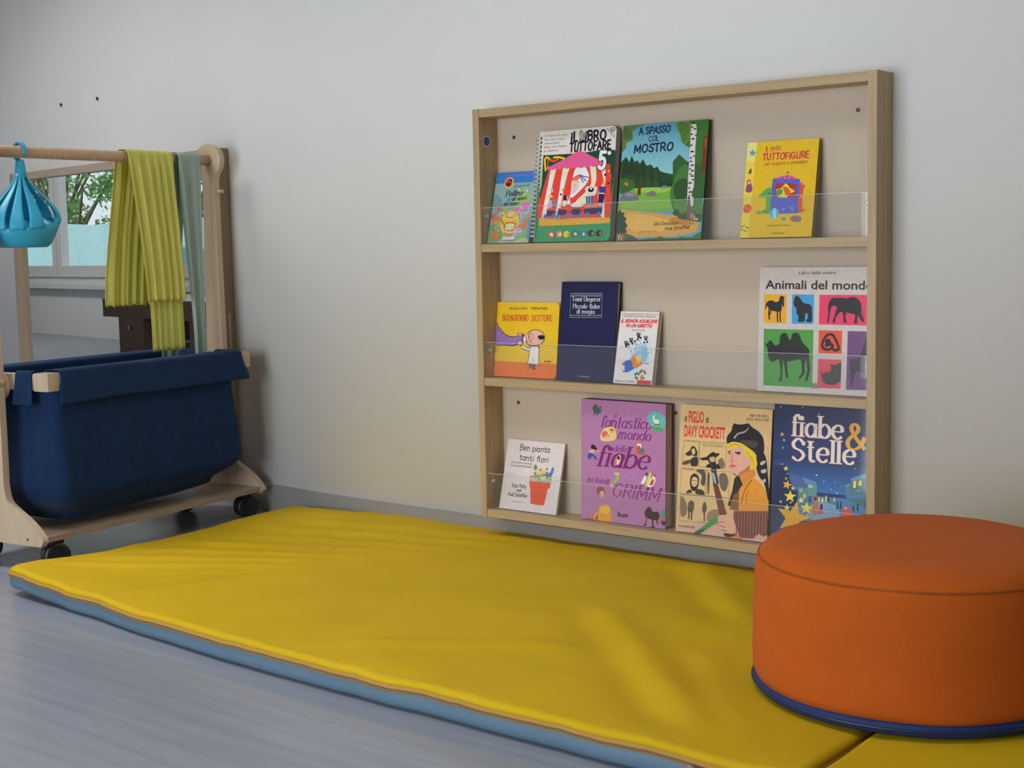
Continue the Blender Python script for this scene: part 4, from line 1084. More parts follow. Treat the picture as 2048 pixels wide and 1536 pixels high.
BOOKS['stelle'] = (dict(x=0.7618, W=0.207, H=0.2895, lean=0.076, roll=-0.021, T=0.022, yb=-0.052, shelf=3, bg='1a2c56'), '''
g 161a36 1a2c5a -51 2942 2251 1948
g 18244c 2c5c94 9 1833 2249 1157
p 1b2444 16 1623 322 1644 448 1239 588 943 579 573 18 525
b 40507f 386 1441 556 1453 746 1364 824 1250 674 1239 446 1307
p 4f6f90 669 1444 970 1363 1009 1281 766 1297
p 486a78 580 1232 805 1231 821 961 596 995
p 50757a 804 1282 1009 1315 1013 1078 810 1045
p c8b04a 823 1292 856 1295 858 1235 824 1236
p c8b04a 875 1288 907 1287 908 1232 876 1237
p a89a4a 715 1106 771 1101 773 992 717 996
p 8a8a50 619 1200 694 1197 696 1121 621 1124
p 4f7494 1725 1495 2034 1627 2178 1654 2178 1503 1743 1454
p 4f7494 1607 1343 1725 1419 1735 1352 1617 1310
p 3f6068 1743 1462 2070 1528 2070 1177 1763 1170
p 45666e 1635 1319 1744 1336 1754 1186 1645 1194
p c8b43c 1789 1457 1849 1470 1849 1327 1790 1314
p c8a82c 1907 1474 1970 1479 1961 1377 1898 1373
p 3a5a60 1673 1112 2052 1175 2052 844 1692 898
p b8a850 1691 1030 1764 1036 1755 928 1692 939
p 3d6490 1636 1160 2070 1210 2052 1142 1655 1094
p 3f6488 587 977 1013 1078 1637 1093 2070 928 2070 665 543 536
b 5f7f98 905 901 1273 964 1493 881 1459 647 912 601
p 202a40 847 1048 876 1050 890 950 838 946
p a8a040 1050 1064 1080 1066 1093 966 1041 962
p c0b060 1124 1053 1154 1055 1166 972 1115 968
p a0984a 1206 1110 1236 1112 1249 979 1197 975
p 202a3a 1253 1096 1282 1099 1294 999 1243 995
p 2a3040 1455 1012 1484 1014 1497 865 1446 861
p 2a3040 1528 1026 1557 1028 1569 879 1518 875
p 8a9a60 1381 1090 1410 1092 1422 1009 1371 1005
p 20283a 1800 973 1829 975 1840 860 1790 856
p 20283a 1890 1013 1919 1015 1930 884 1880 880
b 9a5a34 933 920 960 973 1015 977 1053 913 1066 730 928 718
e 3a2420 986 1025 26 37
e b02a30 985 1067 33 20
b a83060 1082 848 1150 854 1159 746 1075 739
b 20204a 1099 916 1141 928 1150 837 1101 833
b b83a3c 1585 748 1620 892 1665 932 1719 900 1765 763
e b89078 1647 902 22 23
t D 8a3a48 377 2256 1576 2256 435 0.2 fiabe
t D 8a3a48 399 1754 1862 1775 459 0.2 Stelle
t D bdb2a8 384 2264 1568 2262 426 0.175 fiabe
t D bdb2a8 407 1763 1855 1783 443 0.175 Stelle
t D b8862a 1601 2084 2061 2096 492 0.19 &
p c08a2a 195 2323 206 2290 243 2287 212 2266 220 2232 189 2252 156 2234 169 2267 141 2290 179 2290
p b0a888 238 2187 247 2168 270 2168 252 2154 259 2134 240 2144 221 2131 226 2152 208 2164 231 2167
p b89a50 220 2023 228 2006 248 2007 233 1994 239 1976 222 1986 205 1974 210 1992 194 2003 214 2005
p b89a50 216 1687 223 1672 242 1672 227 1661 233 1644 217 1653 202 1642 206 1659 191 1669 210 1671
p c8a860 307 1638 322 1599 367 1598 331 1572 342 1532 305 1554 266 1530 279 1570 244 1595 290 1598
p b89a50 346 1498 352 1484 370 1484 356 1474 362 1459 347 1466 333 1457 337 1472 323 1481 340 1483
p c09a40 314 1409 324 1387 351 1388 331 1372 339 1349 316 1361 294 1346 300 1369 279 1383 306 1386
p c08c24 375 1349 381 1277 457 1258 384 1226 383 1154 331 1206 255 1180 296 1244 249 1300 327 1288
p c09a34 486 1243 498 1208 538 1205 504 1183 512 1147 480 1168 444 1148 458 1183 428 1207 469 1208
p c8b02c 424 1148 458 1061 561 1060 479 999 504 910 419 959 332 905 362 996 282 1051 386 1059
p c8ae58 662 1035 688 991 744 998 705 959 726 913 676 933 633 897 641 949 593 972 649 984
p c0a030 212 925 223 901 253 903 230 884 239 860 214 872 190 856 197 882 174 896 203 900
p c0a848 439 919 447 902 468 903 452 890 458 872 440 881 422 869 428 888 411 898 432 901
p c8b42c 364 859 382 807 442 804 392 771 404 718 356 748 303 718 323 771 278 806 339 808
p c8ae2c 808 946 837 857 940 852 854 793 873 702 791 755 700 704 736 795 659 855 764 858
p c8ae50 826 707 834 690 855 691 839 678 845 660 827 669 810 657 815 676 799 686 819 689
p b4861c 594 941 631 690 901 639 648 515 660 264 467 434 203 328 337 559 158 748 438 718
p c8b42c 364 855 381 806 438 803 390 771 402 720 356 750 305 721 325 772 282 805 340 806
e c0c8d0 139 2833 12 11
e c0c8d0 630 2854 12 11
e c0c8d0 997 2736 13 13
e c0c8d0 992 1501 17 15
e c0c8d0 1156 1394 11 10
e c0c8d0 1320 1250 11 10
e c0c8d0 1396 1403 9 9
e c0c8d0 1811 1705 11 10
e c0c8d0 1900 1267 14 13
e c0c8d0 1543 1321 9 8
e c0c8d0 1453 1179 15 14
''')

KTONE = .56
INFO = dict(
pollino=('picture_book', 'small sea-animal picture book with blue top band, leftmost on the top shelf', (0, 0, 0, 0), 'board'),
tuttofare=('spiral_book', 'green and white spiral-bound activity book with a red circus tent', (.012, .012, 0, 0), 'spiral'),
mostro=('picture_book', 'picture book with a blue sky, forest and birch tree cover', (0, 0, 0, 0), 'hard'),
figure=('picture_book', 'yellow picture book with a puppet theatre, alone at right of the top shelf', (0, 0, 0, 0), 'hard'),
dottore=('board_book', 'square yellow and orange board book with a bald doctor in a white coat', (.011, .011, 0, 0), 'board'),
magia=('hardcover_book', 'tall plain navy blue hardcover book with a white title frame', (0, 0, 0, 0), 'hard'),
aquilone=('paperback_book', 'small white paperback with red title and a figure in orange and blue', (0, 0, 0, 0), 'paper'),
animali=('board_book', 'large white board book with black animal silhouettes in coloured squares', (0, 0, 0, 0), 'board'),
ben=('picture_book', 'small square white book with a red flowerpot, leftmost on the bottom shelf', (0, 0, 0, 0), 'board'),
grimm=('storybook', 'thick mauve fairy-tale storybook with purple lettering', (0, 0, 0, 0), 'hard'),
davy=('comic_book', 'cream comic album showing a blond boy in a raccoon-fur cap', (0, 0, 0, 0), 'paper'),
stelle=('storybook', 'dark blue glossy fairy-tale book with silver lettering and yellow stars', (0, 0, 0, 0), 'hard'))
SPINE = dict(tuttofare='7c746c', grimm='5a3048', magia='14142c', stelle='141c34', mostro='2c3f20', figure='8a7a30')
for key, (B, cmds) in BOOKS.items():
    nm, label, rad, kind = INFO[key]; W, H, TH = B['W'], B['H'], B['T']
    r = empty(nm, (B['x'], B['yb'], SH[B['shelf']]+TH*math.sin(B['lean'])+.0006), label, 'book', 0, 'books on the %s shelf' % ('', 'top', 'middle', 'bottom')[B['shelf']]); r.rotation_euler = (-B['lean'], 0, 0)
    ct = .0022 if kind in ('hard', 'board', 'spiral') else .0006
    out = rrect(W, H, rad); f = lambda a, b, t: (a, t, b)
    pr = Print(out); pr.poly(list(out), hexc(B['bg'], KTONE)); pr.run(cmds, KTONE)
    bm = BM(); lay = bm.loops.layers.float_color.new('ink'); base = hexc(SPINE.get(key, B['bg']), KTONE)
    prism(bm, out, f, 0, ct)
    if kind in ('hard', 'paper', 'board'):
        prism(bm, out, f, TH-ct, TH)
        box(bm, (-.0006, .0001, 0), (ct, TH-.0001, H))
    elif kind == 'spiral': prism(bm, out, f, TH-ct, TH)
    bmesh.ops.recalc_face_normals(bm, faces=bm.faces)
    for fc in bm.faces:
        for lp in fc.loops: lp[lay] = (*base, 1)
    for pts, col, k in pr.P:
        vs_ = []
        for p in pts:
            if not vs_ or math.dist(p, vs_[-1]) > 2e-6: vs_.append(p)
        if len(vs_) > 2 and math.dist(vs_[0], vs_[-1]) < 2e-6: vs_.pop()
        if len(vs_) < 3: continue
        ar = sum(vs_[i-1][0]*vs_[i][1]-vs_[i][0]*vs_[i-1][1] for i in range(len(vs_)))
        if ar < 0: vs_ = vs_[::-1]
        fc = bm.faces.new([bm.verts.new((a, -.00003-k*2.5e-7, b)) for a, b in vs_])
        for lp in fc.loops: lp[lay] = (*col, 1)
    me = bpy.data.meshes.new('cover'); bm.to_mesh(me); bm.free()
    link('cover', me, print_mat('printed_gloss' if key in ('stelle', 'animali') else 'printed_cover', .32 if key in ('stelle', 'animali') else .42, .6 if key in ('stelle', 'animali') else .08), r)
    ins = .003 if kind == 'hard' else .0008
    obj('page_block', prism(BM(), rrect(W-ins-.001, H-2*ins, [max(q-ins, 0) for q in rad]), lambda a, b, t: (a+.001, t, b+ins), ct+.0001, TH-ct-.0001), mat('white_board_pages', (.55, .53, .50), .6, var=.05, scale=50) if key in ('tuttofare', 'dottore', 'ben', 'animali') else M_PAPER, r)
    if kind == 'spiral':
        bm = BM(); n = 24
        for i in range(n):
            z = .012+(H-.03)*i/(n-1)
            for dz in (0, .0028):
                tube(bm, [(.003+.0105*math.cos(t*math.pi/10)-.004, TH/2-(TH/2+.0035)*math.sin(t*math.pi/10+.0), z+dz+.0006*t/10) for t in range(0, 21)], .0009, 6, caps=False)
        c = obj('spiral_binding', bm, mat('white_wire', (.7, .69, .67), .35), r, smooth=True); c['label'] = 'white double-loop wire binding'
        bm = BM()
        for i in range(n): box(bm, (.004, -.0012, .011+(H-.03)*i/(n-1)), (.0085, -.0004, .017+(H-.03)*i/(n-1)))
        obj('binding_hole', bm, M_DARK, r)
# ------------------------------------------------------------------ mats on the floor
def mat_thing(x0, x1, y0, y1, label, lift, seed, folds, worn=False):
    rt = empty('play_mat', ((x0+x1)/2, (y0+y1)/2, 0), label, 'mat', group='yellow play mats'); ox, oy = (x0+x1)/2, (y0+y1)/2; hx, hy = (x1-x0)/2, (y1-y0)/2
    def lz(x, y): return lift(x+ox, y+oy)
    def sh(x, y):          # the used mat is no longer a true rectangle
        if not worn: return x, y
        wf = min(1, max(0, (hy-y)/(2*hy))); X = x+ox; Y = y+oy
        return x-.05*sstep(-.5, -.1, Y)*sstep(.2, -.6, X), y+wf*.062*sstep(.35, -.66, X)-(1-wf)*.035*sstep(-.35, -.66, X)+(1-wf)*.018*sstep(-.6, -.2, X)*sstep(.9, .2, X)
    def edge(u, inset, z):         # rounded-rectangle outline at parameter u in 0..1
        r = .035; px = []; w, h = hx-inset, hy-inset
        return None
    def outline(inset, r=.03, n=150):
        w, h = hx-inset, hy-inset; pts = []; ms = []
        segs = [((-w+r, -h), (w-r, -h)), ((w, -h+r), (w, h-r)), ((w-r, h), (-w+r, h)), ((-w, h-r), (-w, -h+r))]; cs = [(w-r, -h+r, -90), (w-r, h-r, 0), (-w+r, h-r, 90), (-w+r, -h+r, 180)]
        for (a, b), (cx, cy, a0) in zip(segs, cs):
            m = (76, 40, 76, 40)[len(ms)]; ms.append(m)
            for i in range(m): t = i/m; pts.append((a[0]+(b[0]-a[0])*t, a[1]+(b[1]-a[1])*t))
            for k in range(5): q = math.radians(a0+90*k/5); pts.append((cx+r*math.cos(q), cy+r*math.sin(q)))
        return pts
    def wav(x, y): return .0030*noise.noise(Vector((x*9+seed, y*9, 0)))+.0016*noise.noise(Vector((x*26+seed, y*26, 3)))
    def ring(bm, inset, z): return [bm.verts.new((sh(x, y)[0], sh(x, y)[1]+wav(x, y)*1.2, z+lz(x, y)+wav(x, y)*(.9 if z > .02 else .1))) for x, y in outline(inset)]
    def skirt(name, prof, m, closeb=False):
        bm = BM(); R = [ring(bm, i, z) for i, z in prof]
        for a, b in zip(R, R[1:]):
            for k in range(len(a)): bm.faces.new((a[k], a[(k+1) % len(a)], b[(k+1) % len(a)], b[k]))
        if closeb: bm.faces.new(R[0][::-1])
        o = obj(name, bm, m, rt, smooth=True); return o
    skirt('blue_base', [(.012, .0005), (.003, .005), (-.001, .014), (.0, .024), (.003, .030)], M_MATB, True)
    skirt('zip_band', [(.003, .0285), (-.0012, .030), (-.0014, .0318), (-.0022, .0325), (-.0022, .0365), (-.0014, .0372), (-.001, .039), (.003, .041)], M_ZIPT)
    o = skirt('zip_teeth', [(-.0018, .0329), (-.0034, .0338), (-.0034, .0356), (-.0018, .0363)], M_ZIP)
    # yellow top: side roll plus a draped sheet
    bm = BM(); prof = [(.0025, .0395), (.001, .043), (.003, .047), (.009, .0505)]; R = [ring(bm, i, z) for i, z in prof]
    for a, b in zip(R, R[1:]):
        for k in range(len(a)): bm.faces.new((a[k], a[(k+1) % len(a)], b[(k+1) % len(a)], b[k]))
    def top(x, y):
        e = min(hx-abs(x), hy-abs(y)); X, Y = x+ox, y+oy; z = .0505+.002*sstep(.009, .06, e)
        q = sstep(.009, .10, e); fl = 1-sstep(.40, .22, math.hypot(X-1.292, Y+.574)); z += q*folds(X, Y)*fl
        return z+lz(x, y)+wav(x, y)*.9*(.25+.75*fl)
    NU, NV = 200, 100; i0 = .009; w, h = hx-i0, hy-i0
    # inner rings shrink towards the middle line so the sheet stays one mesh
    prev = R[-1]; po = outline(i0)
    steps = [.985, .97, .95, .92, .89, .855, .82, .785, .75, .71, .67, .63, .59, .55, .51, .47, .43, .39, .35, .31, .27, .23, .19, .15, .11, .07, .035, .0]
    core = max(0, hx-hy)
    for s in steps:
        cur = []
        for x, y in po:
            cx = max(-core, min(core, x)); X, Y = cx+(x-cx)*s, y*s; cur.append(bm.verts.new((*sh(X, Y), top(X, Y))))
        for k in range(len(cur)): bm.faces.new((prev[k], prev[(k+1) % len(cur)], cur[(k+1) % len(cur)], cur[k]))
        prev = cur
    bmesh.ops.remove_doubles(bm, verts=bm.verts, dist=1e-5)
    obj('yellow_cover', bm, M_MAT, rt, smooth=True); return rt
def ridge(X, Y, ax, ay, bx, by, w, h):
    d = Vector((bx-ax, by-ay)); L = d.length; d /= L; p = Vector((X-ax, Y-ay)); t = p.dot(d); q = p.x*d.y-p.y*d.x
    return h*math.exp(-(q/w)**2)*sstep(-.06, .06, t)*(1-sstep(L-.1, L+.06, t))
def folds1(X, Y):
    z = .0035*noise.noise(Vector((X*3, Y*3, 1)))
    for k in range(7):   # shallow wrinkles fanning out on the left
        z += ridge(X, Y, -.56+.02*k, -.90+.115*k, -.12+.05*k, -.58+.085*k, .018, .0062)
    for a in ((-.331, -.989, -.217, -.685), (-.23, -.978, -.115, -.676), (-.034, -1.016, -.007, -.858), (.312, -.993, .201, -.779)): z += ridge(X, Y, *a, .016, .0045)
    z += ridge(X, Y, .63, -.466, 1.151, -.945, .032, .0085)-ridge(X, Y, .585, -.50, 1.10, -.98, .030, .006)+ridge(X, Y, .591, -.068, .91, -.401, .030, .0095)-ridge(X, Y, .56, -.11, .88, -.44, .028, .006)
    z += ridge(X, Y, .40, -.92, .735, -.697, .022, .006)-ridge(X, Y, -.35, -.86, -.12, -.66, .014, .003)+ridge(X, Y, .95, -.60, 1.2, -.93, .03, .006)
    return z+.006*sstep(.2, .6, X)*sstep(-.2, -.05, Y)
mA = mat_thing(-.632, 1.318, -1.012, -.016, 'long yellow play mat with light blue underside lying below the shelf', lambda X, Y: .012*sstep(.30, 0, math.hypot(X+.632, Y+1.012)), 1, folds1, True)
mB = mat_thing(1.326, 3.3, -1.02, -.02, 'second yellow play mat at the right, butted against the long one under the pouf', lambda X, Y: 0, 7, lambda X, Y: .004*noise.noise(Vector((X*3, Y*3, 5))))
bm = BM(); P0 = Vector((1.165, -1.024, .034))-mA.location
tube(bm, [P0, P0+Vector((.010, -.008, -.002)), P0+Vector((.028, -.010, -.006))], [.004, .005, .003], 8)
p = obj('zip_pull', bm, M_STEEL, mA); 
# ------------------------------------------------------------------ pouf
PC, PR = (1.296, -.577), .245
pf = empty('pouf', (*PC, .0565), 'round orange fabric pouf with navy bottom band standing on the yellow mats', 'pouf')
def pw(a, z, r): return r*(.010*noise.noise(Vector((math.cos(a)*1.6, math.sin(a)*1.6, z*9)))+.006*noise.noise(Vector((math.cos(a)*2.2, math.sin(a)*2.2, z*34))))*(1 if z > .015 else .3)
ph = .222
prof = [(.18, .016), (PR-.012, .0165), (PR-.003, .019), (PR, .03), (PR+.001, .06), (PR, .09), (PR+.001, .12), (PR, .15), (PR-.001, .180), (PR-.003, .192), (PR-.0065, .202), (PR-.011, .209), (PR-.018, .216), (PR-.03, .2225), (PR-.05, .228), (PR-.08, .231), (.12, .234), (.06, .236), (.02, .2365)]
obj('cover', lathe(BM(), prof, n=128, wob=pw), M_ORANGE, pf, smooth=True)
bm = BM(); tube(bm, [((PR-.0065)*math.cos(a*math.pi/48)*(1+.010*noise.noise(Vector((math.cos(a*math.pi/48)*1.6, math.sin(a*math.pi/48)*1.6, 1.82)))), (PR-.0065)*math.sin(a*math.pi/48)*(1+.010*noise.noise(Vector((math.cos(a*math.pi/48)*1.6, math.sin(a*math.pi/48)*1.6, 1.82)))), .2025) for a in range(96)], .0016, 6, closed=True)
obj('top_seam', bm, M_OSEAM, pf, smooth=True)
b = obj('bottom_band', lathe(BM(), [(.1, -.002), (PR-.012, -.002), (PR-.003, .001), (PR+.001, .006), (PR+.0015, .012), (PR-.001, .018), (PR-.02, .019)], n=128, wob=pw), M_NAVY, pf, smooth=True); b['label'] = 'navy blue zipped bottom band'
bm = BM(); tube(bm, [((PR+.002)*math.cos(a*math.pi/48), (PR+.002)*math.sin(a*math.pi/48), .010) for a in range(96)], .0022, 6, closed=True); obj('zip', bm, mat('navy_zip_teeth', (.008, .015, .05), .4), b, smooth=True)
# ------------------------------------------------------------------ dressing-up trolley
CA = math.radians(8.1); CO = Vector((-.733, -.775, 0)); CD = Vector((-math.sin(CA), math.cos(CA), 0)); CE = Vector((-CD.y, CD.x, 0))
tr = empty('dress_up_trolley', CO+CD*.378+CE*.15, 'wooden dress-up trolley on castors with hanging rail and blue fabric bag', 'trolley', rz=0)
TO = tr.location.copy()
def c3(d, e, z): return tuple(CO+CD*d+CE*e+UP*z-TO)
def cw(d, e, z): return CO+CD*d+CE*e+UP*z
half = crom([(.004, .064), (-.004, .074), (.004, .088), (.024, .107), (.055, .128), (.086, .145), (.112, .164), (.121, .20)], sub=4)+[(.120, .30), (.120, .46), (.124, .70), (.1275, .88), (.1275, .93)]
half += crom([(.1275, .93), (.121, .950), (.108, .968)], sub=3)[1:]
head = [(.15+.0465*math.cos(math.radians(a)), .990+.0465*math.sin(math.radians(a))) for a in range(208, 89, -7)]
half2 = [(.004, .062)]+half[1:]+[h for h in head if h[0] < .1499]
outl = half2+[(.15, 1.0365)]+[(.30-e, z) for e, z in half2[::-1]]
for d0, d1 in ((-.018, 0), (.750, .768)):
    p = obj('end_panel', prism(BM(), outl, lambda a, b, t: c3(t, a, b), d0, d1), M_CART, tr, bevel=.002)
    for e in (.047, .164, .253): obj('screw', tube(BM(), [c3(d0-.0008 if d0 < 0 else d1, e, .077), c3(d0+.001 if d0 < 0 else d1+.0008, e, .077)], .003, 8), M_DARK, p)
    if d0 > 0: obj('peg', tube(BM(), [c3(.759, .130, .905), c3(.759, .106, .905)], .005, 10), M_CART, p)
obj('base_board', box(BM(), (.0005, .001, .0695), (.7495, .299, .0825), c3), M_CARTB, tr, bevel=.0015)
obj('hanging_rail', tube(BM(), [c3(-.006, .15, .9845), c3(.25, .15, .9865), c3(.5, .15, .9895), c3(.756, .15, .992)], .0142, 20), M_DOWEL, tr, smooth=True)
for d, e in ((.035, .02), (.715, .03), (.035, .26), (.715, .26)):
    hb = BM(); box(hb, (d-.018, e-.014, .060), (d+.018, e+.014, .0693), c3); tube(hb, [c3(d, e, .05), c3(d, e, .064)], .009, 10)
    c = obj('castor', hb, M_BLACK, tr)
    for s in (-1, 1):
        bm = BM(); ax = (CE*.92+CD*.39)
        q = Vector(c3(d+.004, e, .0315)); tube(bm, [q+ax*s*.004, q+ax*s*.006, q+ax*s*.016, q+ax*s*.019], [.029, .031, .031, .027], 28); obj('wheel', bm, M_BLACK, c)
    obj('brake_tab', box(BM(), (d-.012, e-.022, .040), (d+.016, e-.019, .054), c3), M_BLACK, c, bevel=.001)
# bag frame: two long rails, end brackets and the bag hung between them
for e0, e1 in ((.004, .052), (.248, .296)): obj('bag_rail', box(BM(), (.028, e0, .421), (.729, e1, .4635), c3), M_CART, tr, bevel=.004)
for d in (.030, .708): obj('cross_rail', box(BM(), (d, .0525, .423), (d+.02, .2475, .4605), c3), M_CART, tr, bevel=.003)
for d, s in ((.0105, -1), (.739, 1)):
    k = obj('pivot_bracket', prism(BM(), [(.15+.032*math.cos(a*math.pi/16)*.95, .433+.034*math.sin(a*math.pi/16)) for a in range(32)], lambda a, b, t: c3(t, a, b), d-.0065, d+.0045), M_CART, tr, bevel=.002)
    obj('dowel', tube(BM(), [c3(d+s*.012, .128, .442), c3(d+s*.045, .128, .442)], .012, 14), M_DOWEL, k)
def bag():
    bm = BM(); rows = []; nz = 40
    zs = [.462-.358*i/nz for i in range(nz+1)]
    for i, z in enumerate(zs):
        t = (.462-z)/.358; ring = []
        bul = math.sin(min(1, t*1.15)*math.pi/2)*.012
        low = sstep(.74, 1.0, t)
        d0, d1 = .052-.006*math.sin(t*3)+.050*low**2, .655+.022*sstep(.2, .75, t)+.045*sstep(.22, 0, t)-.05*low**2; e0, e1 = .006-bul+.05*low**2, .294+bul-.05*low**2
        r = .016+.012*t+.03*low; n = 28
        segs = [((d0+r, e0), (d1-r, e0)), ((d1, e0+r), (d1, e1-r)), ((d1-r, e1), (d0+r, e1)), ((d0, e1-r), (d0, e0+r))]; cs = [(d1-r, e0+r, -90), (d1-r, e1-r, 0), (d0+r, e1-r, 90), (d0+r, e0+r, 180)]
        for (a, b), (cx, cy, a0) in zip(segs, cs):
            for k in range(n): q = k/n; ring.append((a[0]+(b[0]-a[0])*q, a[1]+(b[1]-a[1])*q))
            for k in range(6): q = math.radians(a0+15*k); ring.append((cx+r*math.cos(q), cy+r*math.sin(q)))
        row = []
        for d, e in ring:
            w = .007*noise.noise(Vector((d*8, e*8, z*3)))*sstep(0, .25, t)+.003*noise.noise(Vector((d*30, e*30, z*4)))*sstep(0, .3, t)
            cx, cy = d-.36, e-.15; l = math.hypot(cx, cy*2) or 1; zz = z+.010*low*math.sin((d-.1)*5)
            sag = (.020*sstep(.35, .68, d)**2+.012*sstep(.14, .05, d))*low
            row.append(bm.verts.new(c3(d+w*cx/l, e+w*cy*2/l, zz+sag-.006*low)))
        rows.append(row)
    for a, b in zip(rows, rows[1:]):
        for k in range(len(a)): bm.faces.new((a[k], a[(k+1) % len(a)], b[(k+1) % len(a)], b[k]))
    last = rows[-1]; cen = [v.co.copy() for v in last]; c = sum(cen, Vector())/len(cen)
    for s in (.75, .5, .25):
        cur = [bm.verts.new(c+(p-c)*s-UP*.006*(1-s)) for p in cen]
        for k in range(len(cur)): bm.faces.new((last[k], last[(k+1) % len(cur)], cur[(k+1) % len(cur)], cur[k]))
        last = cur
    bm.faces.new(last[::-1]); return bm
bg_ = obj('fabric_bag', bag(), M_BLUE, tr, smooth=True); bg_['label'] = 'deep blue canvas storage bag'
sm = bg_.modifiers.new('thickness', 'SOLIDIFY'); sm.thickness = .002; sm.offset = 0
def cuff(path, zi, lo, along, seed, flare=.012):       # cloth folded over a rail; path gives the cross-section (offset,z)
    bm = BM()
    def f(u, v):
        k = v*(len(path)-1); i = min(int(k), len(path)-2); t = k-i; a, b = path[i], path[i+1]; o = a[0]+(b[0]-a[0])*t; z = a[1]+(b[1]-a[1])*t
        dn = sstep(.455, .39, z); s = along(u, dn)
        return s, o+math.copysign(.004, o-zi)*dn*noise.noise(Vector((u*9+seed, z*20, 0))), z+.004*dn*noise.noise(Vector((u*7+seed, 2, 0)))
    return bm, f
px = [(-.0075, .392), (-.006, .41), (-.002, .43), (.0005, .455), (.004, .4655), (.012, .4675), (.028, .468), (.046, .467), (.0535, .462), (.0545, .44), (.0545, .424)]
def long_cuff(e_of, d0, d1, name, seed):
    bm = BM(); pp = crom(px, sub=3)
    def f(u, v):
        k = v*(len(pp)-1); i = min(int(k), len(pp)-2); t = k-i; o = pp[i][0]+(pp[i+1][0]-pp[i][0])*t; z = pp[i][1]+(pp[i+1][1]-pp[i][1])*t
        dn = sstep(.458, .392, z) if v < .5 else 0; d = d0+(d1-d0)*u+(u-.5)*2*.012*dn
        w = noise.noise(Vector((d*11+seed, z*16, 0)))
        return c3(d, e_of(o-.004*dn*(1+w)), z+.005*dn*noise.noise(Vector((d*6+seed, 1, 0)))-.012*dn*(1-u)*0)
    grid(bm, 60, 36, f); o = obj(name, bm, M_BLUE, bg_, smooth=True); s = o.modifiers.new('thickness', 'SOLIDIFY'); s.thickness = .0022; s.offset = 1
long_cuff(lambda o: o, .062, .692, 'cuff', 1); long_cuff(lambda o: .30-o, .062, .692, 'cuff', 4)
def short_cuff(d_of, e0, e1, seed):
    bm = BM(); pp = crom([(-.004, .388), (-.003, .41), (-.0015, .44), (0, .458), (.004, .4645), (.011, .466), (.020, .4635), (.0225, .455), (.0225, .43)], sub=3)
    def f(u, v):
        k = v*(len(pp)-1); i = min(int(k), len(pp)-2); t = k-i; o = pp[i][0]+(pp[i+1][0]-pp[i][0])*t; z = pp[i][1]+(pp[i+1][1]-pp[i][1])*t
        dn = sstep(.455, .39, z) if v < .6 else 0
        return c3(d_of(o-.003*dn), e0+(e1-e0)*u+(u-.5)*.010*dn, z+.003*dn*noise.noise(Vector((u*5+seed, 1, 0))))
    grid(bm, 24, 30, f); o = obj('cuff', bm, M_BLUE, bg_, smooth=True); s = o.modifiers.new('thickness', 'SOLIDIFY'); s.thickness = .0022; s.offset = 1
for ea, eb in ((.058, .114), (.186, .242)):
    short_cuff(lambda o: .0285+o, ea, eb, 2); short_cuff(lambda o: .7295-o, ea, eb, 3)
# ------------------------------------------------------------------ cloths over the rail
def drape(bm, d0t, d1t, d0b, d1b, zb, side, r0, amp, nf, seed, fan=0.0, ragged=.006, zstart=None, nu=90, nv=60, bell=.0):
    zc = .9885
    def f(u, v):
        d_t = d0t+(d1t-d0t)*u; d_b = d0b+(d1b-d0b)*u
        s = v*1.25
        if s < .25:     # over the top of the rail
            a = math.pi/2*(1-s/.25); e = .15-side*(r0*math.cos(a)); z = zc+r0*math.sin(a); t = 0
        else:
            t = (s-.25); zend = zb+ragged*noise.noise(Vector((u*16+seed, 0, 0)))+ragged*.7*noise.noise(Vector((u*60+seed, 3, 0))); z = zc+(zend-zc)*t; e = .15-side*(r0+bell*t)
        q = sstep(0, .12, t); d = d_t+(d_b-d_t)*sstep(0, 1, t**.8)
        ph = u*nf*2*math.pi+1.1*math.sin(u*7+seed)+.5*noise.noise(Vector((u*4, t*1.5, seed)))
        wv = amp*(.35+.65*q)*(math.sin(ph)+.45*math.sin(2.3*ph+seed))
        if t == 0: wv *= .35; z += abs(wv)*.5
        return c3(d+.25*amp*math.cos(ph)*q, e-side*(wv+amp*1.3), z)
    grid(bm, nu, nv, f)
    return bm
def cloth(name, label, parts, m, cat):
    r = empty(name, cw(.53, .15, .9885), label, cat); off = r.location-TO
    for nm, kw in parts:
        o = obj(nm, drape(BM(), **kw), m, r, smooth=True); o.location = -off
        s = o.modifiers.new('thickness', 'SOLIDIFY'); s.thickness = .0014; s.offset = 0
    return r
cloth('scarf', 'crinkled yellow gauze scarf hung over the wooden rail', [
 ('front_fall', dict(d0t=.430, d1t=.592, d0b=.462, d1b=.608, zb=.612, side=1, r0=.0195, amp=.0042, nf=5.5, seed=1, bell=.012)),
 ('under_fall', dict(d0t=.470, d1t=.590, d0b=.490, d1b=.612, zb=.478, side=1, r0=.0175, amp=.0016, nf=5, seed=4, bell=.003)),
 ('back_fall', dict(d0t=.432, d1t=.585, d0b=.395, d1b=.560, zb=.600, side=-1, r0=.0185, amp=.0045, nf=4.6, seed=2, bell=.020))], M_YCLOTH, 'scarf')
cloth('cloth', 'sage green cloth hung over the wooden rail beside the yellow scarf', [
 ('front_fall', dict(d0t=.612, d1t=.698, d0b=.640, d1b=.684, zb=.44, side=1, r0=.0185, amp=.0055, nf=1.7, seed=6, bell=.006)),
 ('back_fall', dict(d0t=.606, d1t=.69, d0b=.590, d1b=.655, zb=.44, side=-1, r0=.0185, amp=.006, nf=1.6, seed=9, bell=.02))], M_GCLOTH, 'cloth')
